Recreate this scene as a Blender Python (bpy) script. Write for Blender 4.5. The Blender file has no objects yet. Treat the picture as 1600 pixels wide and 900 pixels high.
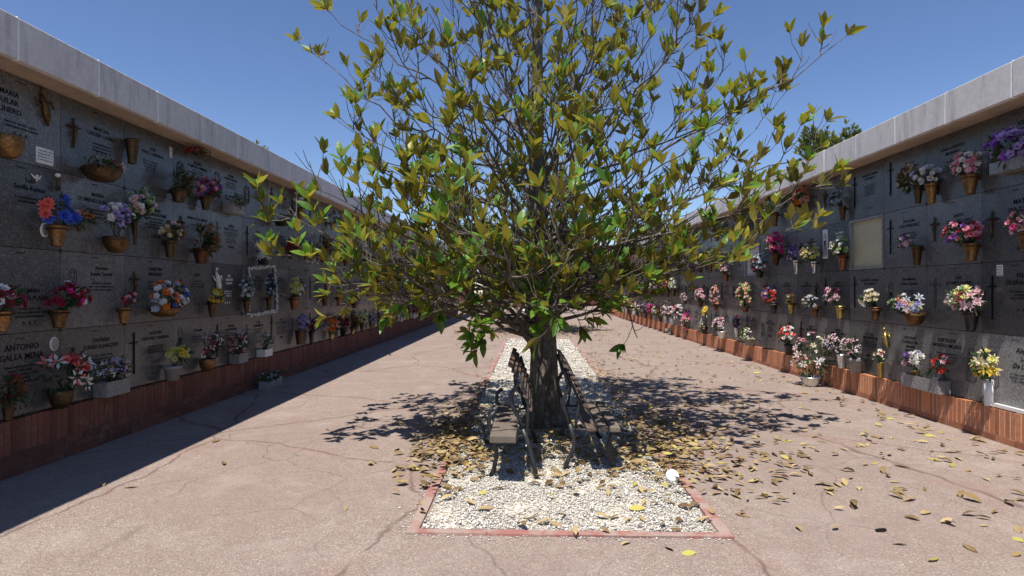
import bpy, math, random
import numpy as np
from mathutils import Vector, Matrix
R = math.radians
rnd = random.Random(11)
sc = bpy.context.scene
col = sc.collection

# ---------------------------------------------------------------- measuring helper (photo 1600x900 -> metres)
F, HCAM, TILT = 920.0, 1.65, math.tan(R(1.867))
def at_x(px, py, X):
    """true point on the vertical plane X = const seen at photo position px,py"""
    d = F*X/(px-830.0)
    return Vector((X, d+X*TILT, HCAM+(451-py)*d/F)), d
def at_d(px, py, d):
    X = (px-830.0)*d/F
    return Vector((X, d+X*TILT, HCAM+(451-py)*d/F))
def at_g(px, py, h=0.0):
    d = F*(HCAM-h)/(py-451.0)
    X = (px-830.0)*d/F
    return Vector((X, d+X*TILT, h)), d

# ---------------------------------------------------------------- materials
def new_mat(name):
    m = bpy.data.materials.new(name); m.use_nodes = True
    nt = m.node_tree; nt.nodes.clear()
    out = nt.nodes.new('ShaderNodeOutputMaterial')
    b = nt.nodes.new('ShaderNodeBsdfPrincipled')
    nt.links.new(b.outputs[0], out.inputs[0])
    return m, nt, b, out
def N(nt, t, **kw):
    n = nt.nodes.new(t)
    for k, v in kw.items():
        if k.startswith('i_'):
            n.inputs[k[2:].replace('_', ' ')].default_value = v
        else: setattr(n, k, v)
    return n
def coords(nt): return N(nt, 'ShaderNodeTexCoord').outputs['Object']
def worldpos(nt): return N(nt, 'ShaderNodeNewGeometry').outputs['Position']
def noise(nt, vec, scale, detail=4, rough=.6, dist=0):
    n = N(nt, 'ShaderNodeTexNoise'); n.inputs['Scale'].default_value = scale
    n.inputs['Detail'].default_value = detail; n.inputs['Roughness'].default_value = rough
    n.inputs['Distortion'].default_value = dist
    nt.links.new(vec, n.inputs['Vector']); return n.outputs['Fac']
def ramp(nt, fac, stops, interp='LINEAR'):
    r = N(nt, 'ShaderNodeValToRGB'); cr = r.color_ramp; cr.interpolation = interp
    while len(cr.elements) < len(stops): cr.elements.new(0.5)
    for e, (p, c) in zip(cr.elements, stops):
        e.position = p
        e.color = (c[0], c[1], c[2], 1) if isinstance(c, (tuple, list)) else (c, c, c, 1)
    nt.links.new(fac, r.inputs[0]); return r.outputs[0]
def mix(nt, fac, a, b, mode='MIX'):
    m = N(nt, 'ShaderNodeMix', data_type='RGBA', blend_type=mode)
    for i, v in ((0, fac), (6, a), (7, b)):
        if hasattr(v, 'is_output'): nt.links.new(v, m.inputs[i])
        elif i == 0: m.inputs[0].default_value = v
        else: m.inputs[i].default_value = (v[0], v[1], v[2], 1)
    return m.outputs[2]
def bump(nt, b, h, strength=.3, dist=.01):
    n = N(nt, 'ShaderNodeBump'); n.inputs['Strength'].default_value = strength
    n.inputs['Distance'].default_value = dist
    nt.links.new(h, n.inputs['Height']); nt.links.new(n.outputs[0], b.inputs['Normal'])
def math_(nt, op, a, b=None, c=None):
    m = N(nt, 'ShaderNodeMath', operation=op)
    for i, v in enumerate((a, b, c)):
        if v is None: continue
        if hasattr(v, 'is_output'): nt.links.new(v, m.inputs[i])
        else: m.inputs[i].default_value = v
    return m.outputs[0]
def setc(b, c): b.inputs['Base Color'].default_value = (c[0], c[1], c[2], 1)

def simple(name, c, rough=.7, metal=0, var=.25, scale=30, spec=None, bmp=0, objvar=False):
    m, nt, b, o = new_mat(name)
    p = coords(nt)
    f = noise(nt, p, scale)
    d = tuple(x*(1-var) for x in c); l = tuple(min(1, x*(1+var)) for x in c)
    cc = ramp(nt, f, [(.3, d), (.7, l)])
    if objvar:
        oi = N(nt, 'ShaderNodeObjectInfo').outputs['Random']
        cc = mix(nt, 1, cc, ramp(nt, oi, [(0, (.35, .38, .42)), (.5, (.8, .78, .75)), (1, (1.3, 1.2, 1.1))]), 'MULTIPLY')
    nt.links.new(cc, b.inputs['Base Color'])
    b.inputs['Roughness'].default_value = rough; b.inputs['Metallic'].default_value = metal
    if spec is not None: b.inputs['Specular IOR Level'].default_value = spec
    if bmp: bump(nt, b, f, bmp, .004)
    return m

def mat_paving():
    m, nt, b, o = new_mat('pink_aggregate_paving')
    p = worldpos(nt)
    v = N(nt, 'ShaderNodeTexVoronoi', feature='F1'); v.inputs['Scale'].default_value = 115
    nt.links.new(p, v.inputs['Vector'])
    grit = ramp(nt, N_sep(nt, v.outputs['Color'], 0), [(0, (.15, .108, .088)), (.3, (.245, .186, .156)), (.72, (.335, .262, .222)), (.93, (.40, .325, .28)), (.98, (.56, .49, .44))], 'LINEAR')
    grit = mix(nt, .35, grit, (.28, .225, .188))
    big = noise(nt, p, .55, 6, .6)
    c = mix(nt, ramp(nt, big, [(.40, 0.0), (.66, .62)]), grit, (.25, .19, .162))
    fine = noise(nt, p, 7, 6, .7)
    c = mix(nt, ramp(nt, fine, [(.35, .28), (.62, 0)]), c, (.17, .12, .105))
    dust = noise(nt, p, 1.7, 5, .65, .4)
    c = mix(nt, ramp(nt, dust, [(.5, 0), (.72, .30)]), c, (.44, .37, .33))
    # cracks
    w = N(nt, 'ShaderNodeTexNoise'); w.inputs['Scale'].default_value = 1.6; w.inputs['Detail'].default_value = 6
    nt.links.new(p, w.inputs['Vector'])
    va = N(nt, 'ShaderNodeVectorMath', operation='MULTIPLY_ADD')
    nt.links.new(w.outputs['Color'], va.inputs[0]); va.inputs[1].default_value = (.42, .42, 0)
    nt.links.new(p, va.inputs[2])
    def crack(scale, width, off):
        a = N(nt, 'ShaderNodeVectorMath', operation='ADD'); nt.links.new(va.outputs[0], a.inputs[0]); a.inputs[1].default_value = off
        sep = N(nt, 'ShaderNodeSeparateXYZ'); nt.links.new(a.outputs[0], sep.inputs[0])
        cb = N(nt, 'ShaderNodeCombineXYZ'); nt.links.new(sep.outputs[0], cb.inputs[0]); nt.links.new(sep.outputs[1], cb.inputs[1])
        vv = N(nt, 'ShaderNodeTexVoronoi', feature='DISTANCE_TO_EDGE'); vv.inputs['Scale'].default_value = scale
        nt.links.new(cb.outputs[0], vv.inputs['Vector'])
        return ramp(nt, vv.outputs['Distance'], [(0, 1), (width*.45, .75), (width, 0)])
    k1 = crack(.36, .0062, (3.1, 1.7, 0)); k2 = crack(.8, .006, (9.2, 4.4, 0))
    gate = ramp(nt, noise(nt, p, .5, 3), [(.42, 0), (.55, 1)])
    gate2 = ramp(nt, noise(nt, p, 2.3, 3), [(.33, .15), (.5, 1)])
    k1 = math_(nt, 'MULTIPLY', k1, gate2)
    k2 = math_(nt, 'MULTIPLY', math_(nt, 'MULTIPLY', k2, gate), .6)
    k = math_(nt, 'MAXIMUM', k1, k2)
    halo = math_(nt, 'MULTIPLY', crack(.36, .05, (3.1, 1.7, 0)), ramp(nt, noise(nt, p, 1.1, 4), [(.45, 0), (.65, .6)]))
    c = mix(nt, math_(nt, 'MULTIPLY', halo, .6), c, (.27, .145, .12))
    c = mix(nt, math_(nt, 'MULTIPLY', k, .7), c, (.10, .065, .055))
    nt.links.new(c, b.inputs['Base Color'])
    b.inputs['Roughness'].default_value = .93; b.inputs['Specular IOR Level'].default_value = .2
    h = math_(nt, 'SUBTRACT', math_(nt, 'MULTIPLY', v.outputs['Distance'], -.6), math_(nt, 'MULTIPLY', k, 1.2))
    bump(nt, b, h, .7, .008)
    return m
def N_sep(nt, colour, i):
    s = N(nt, 'ShaderNodeSeparateColor'); nt.links.new(colour, s.inputs[0]); return s.outputs[i]

def mat_granite(name='grey_granite', k=1.0):
    m, nt, b, o = new_mat(name)
    p = worldpos(nt)
    v = N(nt, 'ShaderNodeTexVoronoi'); v.inputs['Scale'].default_value = 105; nt.links.new(p, v.inputs['Vector'])
    s = N_sep(nt, v.outputs['Color'], 0)
    c = ramp(nt, s, [(0, (.03*k, .03*k, .03*k)), (.3, (.12*k, .117*k, .117*k)), (.75, (.23*k, .225*k, .225*k)), (.92, (.42*k, .41*k, .41*k)), (1, (.6*k, .6*k, .6*k))])
    f = noise(nt, p, 26, 5, .75)
    c = mix(nt, .55, c, ramp(nt, f, [(.3, (.09*k, .088*k, .09*k)), (.7, (.26*k, .255*k, .255*k))]))
    # rain streaks and dust
    mp = N(nt, 'ShaderNodeMapping'); mp.inputs['Scale'].default_value = (9, 9, .7); nt.links.new(p, mp.inputs['Vector'])
    st = noise(nt, mp.outputs[0], 1, 5)
    c = mix(nt, ramp(nt, st, [(.52, 0), (.75, .35)]), c, (.25*k, .24*k, .23*k))
    oi = N(nt, 'ShaderNodeObjectInfo').outputs['Random']
    c = mix(nt, 1, c, ramp(nt, oi, [(0, .68), (1, 1.22)]), 'MULTIPLY')
    nt.links.new(c, b.inputs['Base Color'])
    nt.links.new(ramp(nt, noise(nt, p, 3), [(.3, .2), (.7, .36)]), b.inputs['Roughness'])
    b.inputs['Specular IOR Level'].default_value = .45
    return m

def mat_brick(name, c1, c2, c3):
    m, nt, b, o = new_mat(name)
    p = worldpos(nt)
    sep = N(nt, 'ShaderNodeSeparateXYZ'); nt.links.new(p, sep.inputs[0])
    g = math_(nt, 'FLOOR', math_(nt, 'DIVIDE', sep.outputs[1], .07))
    g2 = math_(nt, 'FLOOR', math_(nt, 'DIVIDE', sep.outputs[0], .07))
    wn = N(nt, 'ShaderNodeTexWhiteNoise', noise_dimensions='2D')
    cb = N(nt, 'ShaderNodeCombineXYZ'); nt.links.new(g, cb.inputs[0]); nt.links.new(g2, cb.inputs[1])
    nt.links.new(cb.outputs[0], wn.inputs['Vector'])
    at = N(nt, 'ShaderNodeAttribute', attribute_name='tone')
    c = ramp(nt, N_sep(nt, at.outputs['Color'], 0), [(0, c1), (.5, c2), (1, c3)])
    f = noise(nt, p, 22, 6, .7)
    c = mix(nt, ramp(nt, f, [(.35, .35), (.6, 0)]), c, tuple(x*.45 for x in c1))
    c = mix(nt, ramp(nt, noise(nt, p, 5, 6, .75), [(.55, 0), (.75, .45)]), c, (.42, .32, .26))
    nt.links.new(c, b.inputs['Base Color']); b.inputs['Roughness'].default_value = .85
    bump(nt, b, f, .5, .006)
    return m

def mat_concrete(name, c, stain=.35):
    m, nt, b, o = new_mat(name)
    p = worldpos(nt)
    f = noise(nt, p, 14, 8, .7)
    a = ramp(nt, f, [(.3, tuple(x*.86 for x in c)), (.7, tuple(x*1.08 for x in c))])
    mp = N(nt, 'ShaderNodeMapping'); mp.inputs['Scale'].default_value = (6, 6, .9); nt.links.new(p, mp.inputs['Vector'])
    st = noise(nt, mp.outputs[0], 1.4, 6, .7)
    a = mix(nt, ramp(nt, st, [(.5, 0), (.8, stain)]), a, tuple(x*.45 for x in c))
    v = noise(nt, p, 60, 3, .8)
    a = mix(nt, ramp(nt, v, [(.62, 0), (.72, .5)]), a, tuple(x*.5 for x in c))
    nt.links.new(a, b.inputs['Base Color']); b.inputs['Roughness'].default_value = .9
    bump(nt, b, f, .35, .006)
    return m

def mat_soffit():
    m, nt, b, o = new_mat('beige_soffit')
    p = worldpos(nt)
    f = noise(nt, p, 5, 6)
    nt.links.new(ramp(nt, f, [(.3, (.34, .26, .20)), (.7, (.48, .37, .29))]), b.inputs['Base Color'])
    b.inputs['Roughness'].default_value = .9
    return m

def mat_leaf(name, top_a, top_b, und_a, und_b, yellow=(.42, .36, .03), transl=.3, rough=.42, attr='tone'):
    m, nt, b, o = new_mat(name)
    at = N(nt, 'ShaderNodeAttribute', attribute_name=attr)
    s = N(nt, 'ShaderNodeSeparateColor'); nt.links.new(at.outputs['Color'], s.inputs[0])
    t, yel = s.outputs[0], s.outputs[1]
    top = ramp(nt, t, [(0, top_a), (1, top_b)])
    und = ramp(nt, t, [(0, und_a), (1, und_b)])
    p = coords(nt)
    f = noise(nt, p, 40, 3)
    top = mix(nt, math_(nt, 'MULTIPLY', f, .35), top, tuple(x*.5 for x in top_a))
    bf = N(nt, 'ShaderNodeNewGeometry').outputs['Backfacing']
    c = mix(nt, bf, top, und)
    c = mix(nt, yel, c, yellow)
    nt.links.new(c, b.inputs['Base Color'])
    nt.links.new(math_(nt, 'MULTIPLY_ADD', bf, .4, rough), b.inputs['Roughness'])
    tr = N(nt, 'ShaderNodeBsdfTranslucent')
    tc = mix(nt, .5, c, (.33, .36, .02))
    nt.links.new(tc, tr.inputs['Color'])
    ms = N(nt, 'ShaderNodeMixShader'); ms.inputs[0].default_value = transl
    nt.links.new(b.outputs[0], ms.inputs[1]); nt.links.new(tr.outputs[0], ms.inputs[2])
    nt.links.new(ms.outputs[0], o.inputs[0])
    return m

def mat_bark():
    m, nt, b, o = new_mat('grey_bark')
    p = coords(nt)
    mp = N(nt, 'ShaderNodeMapping'); mp.inputs['Scale'].default_value = (1, 1, .25); nt.links.new(p, mp.inputs['Vector'])
    f = noise(nt, mp.outputs[0], 38, 8, .72)
    a = ramp(nt, f, [(.28, (.03, .024, .018)), (.5, (.10, .083, .066)), (.72, (.24, .215, .18))])
    l = noise(nt, p, 9, 6, .7)
    a = mix(nt, ramp(nt, l, [(.52, 0), (.66, .55)]), a, (.30, .285, .24))
    nt.links.new(a, b.inputs['Base Color']); b.inputs['Roughness'].default_value = .85
    bump(nt, b, f, .9, .015)
    return m

def mat_wood():
    m, nt, b, o = new_mat('weathered_slat_wood')
    p = coords(nt)
    mp = N(nt, 'ShaderNodeMapping'); mp.inputs['Scale'].default_value = (30, 2.2, 30); nt.links.new(p, mp.inputs['Vector'])
    f = noise(nt, mp.outputs[0], 2, 7, .7)
    nt.links.new(ramp(nt, f, [(.3, (.05, .032, .022)), (.55, (.13, .088, .062)), (.75, (.24, .175, .135))]), b.inputs['Base Color'])
    b.inputs['Roughness'].default_value = .7; bump(nt, b, f, .6, .004)
    return m

def mat_kerb():
    m, nt, b, o = new_mat('worn_red_kerb_paint')
    p = worldpos(nt)
    f = noise(nt, p, 4.5, 7, .72)
    c = mix(nt, ramp(nt, f, [(.42, 0), (.56, 1)]), (.30, .125, .105), (.34, .26, .22))
    c = mix(nt, ramp(nt, noise(nt, p, 35, 5, .7), [(.45, 0), (.65, .45)]), c, (.33, .17, .14))
    nt.links.new(c, b.inputs['Base Color']); b.inputs['Roughness'].default_value = .8
    bump(nt, b, f, .4, .01)
    return m

def mat_stone():
    m, nt, b, o = new_mat('white_marble_chips')
    at = N(nt, 'ShaderNodeAttribute', attribute_name='tone')
    c = ramp(nt, N_sep(nt, at.outputs['Color'], 0), [(0, (.22, .19, .16)), (.13, (.44, .40, .35)), (.4, (.55, .515, .46)), (.7, (.64, .61, .55)), (1, (.74, .72, .67))])
    nt.links.new(c, b.inputs['Base Color']); b.inputs['Roughness'].default_value = .75
    return m
def mat_gravelbed():
    m, nt, b, o = new_mat('gravel_bed')
    p = worldpos(nt)
    v = N(nt, 'ShaderNodeTexVoronoi'); v.inputs['Scale'].default_value = 60; nt.links.new(p, v.inputs['Vector'])
    c = ramp(nt, N_sep(nt, v.outputs['Color'], 0), [(0, (.24, .19, .13)), (.3, (.52, .46, .36)), (.6, (.74, .69, .58)), (1, (.86, .83, .75))])
    c = mix(nt, ramp(nt, noise(nt, p, 2.2, 5), [(.5, 0), (.72, .55)]), c, (.36, .30, .23))
    nt.links.new(c, b.inputs['Base Color']); b.inputs['Roughness'].default_value = .9
    bump(nt, b, v.outputs['Distance'], 1.0, .02)
    return m

def mat_petal():
    m, nt, b, o = new_mat('fabric_petals')
    at = N(nt, 'ShaderNodeAttribute', attribute_name='tone')
    nt.links.new(at.outputs['Color'], b.inputs['Base Color']); b.inputs['Roughness'].default_value = .7
    tr = N(nt, 'ShaderNodeBsdfTranslucent'); nt.links.new(at.outputs['Color'], tr.inputs['Color'])
    ms = N(nt, 'ShaderNodeMixShader'); ms.inputs[0].default_value = .3
    nt.links.new(b.outputs[0], ms.inputs[1]); nt.links.new(tr.outputs[0], ms.inputs[2])
    nt.links.new(ms.outputs[0], o.inputs[0]); return m

M = dict(
    paving=mat_paving(), granite=mat_granite('grey_granite', .60), granite_l=mat_granite('light_granite', 1.1), granite_d=mat_granite('dark_granite', .28),
    brick=mat_brick('red_brick', (.13, .045, .03), (.19, .065, .04), (.24, .09, .055)), brick_o=mat_brick('sunlit_orange_brick', (.36, .13, .06), (.50, .19, .09), (.62, .27, .13)), brick_p=mat_brick('worn_sunlit_brick', (.30, .11, .06), (.40, .16, .08), (.46, .20, .11)),  # both orange bricks carry the right wall's sunlight in their colour
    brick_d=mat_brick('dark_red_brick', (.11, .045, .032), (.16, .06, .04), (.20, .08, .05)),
    mortar=simple('mortar', (.60, .47, .36), .95, scale=50), mortar_d=simple('shaded_mortar', (.13, .09, .07), .95, scale=50),  # one mortar, brightened for the sunlit right plinth, darkened for the shaded left
    cornice=mat_concrete('cornice_concrete', (.60, .575, .575), .95), seal=simple('white_joint_seal', (.8, .8, .8), .6, var=.1),
    soffit=mat_soffit(), roof=simple('roof_screed', (.3, .28, .26), .9),
    dark=simple('dark_backing', (.02, .02, .02), .9), letter=simple('black_lettering', (.008, .008, .009), .8, spec=.1),
    white_letter=simple('white_lettering', (.75, .75, .74), .5, var=.05), engraved=simple('engraving', (.02, .02, .022), .85, spec=.1),
    bronze=simple('bronze', (.24, .135, .055), .5, .75, .55, 45, bmp=.4, objvar=True), bronze_d=simple('dark_bronze', (.10, .065, .035), .5, .8, .4, 40, bmp=.3),
    copper=simple('copper', (.22, .10, .055), .5, .85, .4, 45, objvar=True), gold=simple('brass', (.45, .32, .10), .36, .9, .2, 40),
    silver=simple('silver_pot', (.62, .62, .63), .3, .9, .2, 30), black=simple('black_plastic', (.012, .012, .012), .4),
    whitepot=simple('white_ceramic', (.72, .71, .68), .4, var=.08), greypot=simple('grey_stone_pot', (.26, .25, .24), .8, bmp=.3),
    cream=simple('cream_board', (.52, .47, .30), .75, var=.1, scale=4), palepanel=simple('pale_board', (.52, .48, .44), .8, var=.1, scale=4),
    paper=simple('paper_note', (.62, .68, .66), .8, var=.15, scale=12), photo=simple('portrait_photo', (.32, .27, .24), .3, var=.6, scale=60),
    porcelain=simple('porcelain', (.72, .71, .68), .25, var=.05),
    iron=simple('painted_iron', (.035, .037, .042), .42, .3, .4, 20, bmp=.4), wood=mat_wood(),
    slab=mat_concrete('seat_slab', (.15, .12, .095), .6),
    kerb=mat_kerb(), gravelbed=mat_gravelbed(), stone=mat_stone(), bark=mat_bark(), petal=mat_petal(),
    leaf=mat_leaf('magnolia_leaf', (.040, .13, .015), (.19, .36, .04), (.13, .08, .02), (.40, .34, .055), transl=.42),
    leaf_b=mat_leaf('distant_leaf', (.05, .08, .018), (.15, .19, .04), (.09, .11, .03), (.18, .18, .05), transl=.25, rough=.4),
    leaf_f=mat_leaf('bouquet_leaf', (.010, .030, .012), (.03, .08, .025), (.012, .035, .012), (.04, .09, .03), transl=.15, rough=.5),
    leaf_dry=mat_leaf('fallen_leaf', (.09, .04, .018), (.40, .27, .125), (.14, .075, .035), (.44, .32, .17), yellow=(.42, .38, .08), transl=.06, rough=.55),
    tile=simple('clay_roof_tile', (.34, .15, .09), .9, var=.4, scale=6), whitewall=simple('white_render', (.68, .66, .62), .9, var=.06),
    plastic=simple('white_plastic', (.80, .81, .83), .35, var=.03), glass_d=simple('window_glass', (.03, .035, .04), .1),
)

# ---------------------------------------------------------------- object helpers
def tag(o, label=None, cat=None, group=None, kind=None):
    if label: o['label'] = label
    if cat: o['category'] = cat
    if group: o['group'] = group
    if kind: o['kind'] = kind
    return o
def empty(name, loc, rz=0):
    o = bpy.data.objects.new(name, None); o.empty_display_size = .1
    col.objects.link(o); o.location = loc; o.rotation_euler = (0, 0, rz); return o
def link(name, me, parent=None, loc=None, rot=None):
    o = bpy.data.objects.new(name, me); col.objects.link(o)
    if parent is not None: o.parent = parent
    if loc is not None: o.location = loc
    if rot is not None: o.rotation_euler = rot
    return o
class MB:
    def __init__(s): s.v = []; s.f = []; s.t = []; s.tone = (.5, 0, 0)
    def face(s, vs, tone=None):
        b = len(s.v); s.v.extend([tuple(p) for p in vs]); s.f.append(tuple(range(b, b+len(vs)))); s.t.append(tone or s.tone)
    def addmesh(s, vs, fs, tone=None):
        b = len(s.v); s.v.extend([tuple(p) for p in vs])
        for f in fs: s.f.append(tuple(b+i for i in f)); s.t.append(tone or s.tone)
    def box(s, c, size, rot=None, taper=1.0, jit=0):
        x, y, z = (a/2 for a in size)
        vs = []
        for k in (-1, 1):
            tp = 1 if k < 0 else taper
            for (i, j) in ((-1, -1), (1, -1), (1, 1), (-1, 1)):
                p = Vector((i*x*tp, j*y*tp, k*z))
                if jit: p += Vector((rnd.uniform(-jit, jit), rnd.uniform(-jit, jit), rnd.uniform(-jit, jit)))
                if rot is not None: p = rot @ p
                vs.append(p+Vector(c))
        s.addmesh(vs, [(3, 2, 1, 0), (4, 5, 6, 7), (0, 1, 5, 4), (1, 2, 6, 5), (2, 3, 7, 6), (3, 0, 4, 7)])
    def tube(s, pts, rad, n=6, lobes=None, cap=True):
        pts = [Vector(p) for p in pts]
        if not hasattr(rad, '__len__'): rad = [rad]*len(pts)
        b = len(s.v); up = None
        for i, p in enumerate(pts):
            d = (pts[min(i+1, len(pts)-1)]-pts[max(i-1, 0)])
            if d.length < 1e-9: d = Vector((0, 0, 1))
            d.normalize()
            if up is None:
                a = Vector((1, 0, 0)) if abs(d.x) < .8 else Vector((0, 1, 0))
                up = (a-d*a.dot(d)).normalized()
            else:
                up = (up-d*up.dot(d)); up = up.normalized() if up.length > 1e-6 else d.orthogonal().normalized()
            sd = d.cross(up)
            for k in range(n):
                an = 2*math.pi*k/n
                r = rad[i]*(lobes(an, i) if lobes else 1)
                s.v.append(tuple(p+up*(r*math.cos(an))+sd*(r*math.sin(an))))
        for i in range(len(pts)-1):
            for k in range(n):
                a = b+i*n+k; c = b+i*n+(k+1) % n
                s.f.append((a, c, c+n, a+n)); s.t.append(s.tone)
        if cap:
            s.f.append(tuple(b+n-1-k for k in range(n))); s.t.append(s.tone)
            e = b+(len(pts)-1)*n
            s.f.append(tuple(e+k for k in range(n))); s.t.append(s.tone)
    def lathe(s, prof, n=16, c=(0, 0, 0), sx=1, sy=1, flute=0, nf=0):
        b = len(s.v)
        for (r, z) in prof:
            for k in range(n):
                an = 2*math.pi*k/n
                rr = r*(1+flute*math.cos(nf*an))
                s.v.append((c[0]+rr*math.cos(an)*sx, c[1]+rr*math.sin(an)*sy, c[2]+z))
        for i in range(len(prof)-1):
            for k in range(n):
                a = b+i*n+k; d = b+i*n+(k+1) % n
                s.f.append((a, d, d+n, a+n)); s.t.append(s.tone)
        s.f.append(tuple(b+n-1-k for k in range(n))); s.t.append(s.tone)
    def mesh(s, name, m, smooth=False):
        me = bpy.data.meshes.new(name); me.from_pydata(s.v, [], s.f)
        if s.t:
            at = me.color_attributes.new('tone', 'FLOAT_COLOR', 'CORNER')
            ln = np.array([len(f) for f in s.f]); tt = np.array(s.t, dtype=np.float32)
            arr = np.ones((int(ln.sum()), 4), dtype=np.float32); arr[:, :3] = np.repeat(tt, ln, axis=0)
            at.data.foreach_set('color', arr.ravel())
        me.materials.append(m)
        if smooth: me.polygons.foreach_set('use_smooth', [True]*len(me.polygons))
        me.update(); return me
    def build(s, name, m, parent=None, loc=None, rot=None, smooth=False):
        return link(name, s.mesh(name, m, smooth), parent, loc, rot)
def bevel(o, w=.004, seg=1):
    md = o.modifiers.new('bevel', 'BEVEL'); md.width = w; md.segments = seg; md.limit_method = 'ANGLE'; return o

# ---------------------------------------------------------------- camera, light
cam = bpy.data.cameras.new('camera'); co = bpy.data.objects.new('camera', cam); col.objects.link(co)
cam.sensor_width = 36; cam.lens = 36*F/1600; cam.clip_end = 600; cam.clip_start = .05
co.location = (0, 0, HCAM); co.rotation_euler = (R(90.06), 0, R(1.867)); sc.camera = co
SUNV = Vector((.166, .40, -1)).normalized()           # way the light travels
sd = bpy.data.lights.new('sun', 'SUN'); sd.energy = 5.0; sd.angle = R(.53); sd.color = (1, .945, .87)
so = bpy.data.objects.new('sun', sd); col.objects.link(so)
so.rotation_euler = SUNV.to_track_quat('-Z', 'Y').to_euler()
w = bpy.data.worlds.new('World'); sc.world = w; w.use_nodes = True
nt = w.node_tree; bg = nt.nodes['Background']
sky = nt.nodes.new('ShaderNodeTexSky'); sky.sky_type = 'NISHITA'; sky.sun_disc = False
sky.sun_elevation = math.asin(-SUNV.z); sky.sun_rotation = math.atan2(-SUNV.x, -SUNV.y)
sky.altitude = 650; sky.air_density = 1.0; sky.dust_density = 0.0; sky.ozone_density = 4.0
hs = nt.nodes.new('ShaderNodeHueSaturation'); hs.inputs['Saturation'].default_value = 1.06; hs.inputs['Hue'].default_value = .509; nt.links.new(sky.outputs[0], hs.inputs['Color']); nt.links.new(hs.outputs[0], bg.inputs[0]); bg.inputs[1].default_value = .1
vs = sc.view_settings; vs.view_transform = 'Standard'; vs.look = 'None'; vs.gamma = 1; vs.exposure = .46; vs.use_curve_mapping = False
sc.cycles.max_bounces = 6; sc.cycles.transparent_max_bounces = 4

# ---------------------------------------------------------------- ground
g = MB(); g.face([(-150, -40, 0), (150, -40, 0), (150, 260, 0), (-150, 260, 0)])
tag(g.build('ground', M['paving']), kind='structure')
IX0, IX1, IY0, IY1 = -.84, 1.335, 3.92, 19.3
def kerb_ring(x0, x1, y0, y1, kw=.075, kh=.016):
    for (cx, cy, sx, sy) in (((x0+x1)/2, y0+kw/2, x1-x0, kw), ((x0+x1)/2, y1-kw/2, x1-x0, kw),
                             (x0+kw/2, (y0+y1)/2, kw, y1-y0-2*kw-.004), (x1-kw/2, (y0+y1)/2, kw, y1-y0-2*kw-.004)):
        k = MB(); n = max(1, int(max(sx, sy)/.5))
        # sections of kerb, slightly uneven
        for i in range(n):
            t = (i+.5)/n-.5
            c = (cx+t*sx, cy, kh/2) if sx > sy else (cx, cy+t*sy, kh/2)
            s_ = (sx/n, sy, kh) if sx > sy else (sx, sy/n, kh)
            k.box(c, (s_[0], s_[1], s_[2]), jit=.0022)
        tag(k.build('kerb', M['kerb']), kind='structure')
kerb_ring(IX0, IX1, IY0, IY1); kerb_ring(IX0, IX1, 34, 50)
g = MB()
for (a, b_) in ((IY0, IY1), (34, 50)):
    g.face([(IX0+.1, a+.1, .006), (IX1-.1, a+.1, .006), (IX1-.1, b_-.1, .006), (IX0+.1, b_-.1, .006)])
tag(g.build('gravel_bed', M['gravelbed']), kind='structure')
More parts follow.
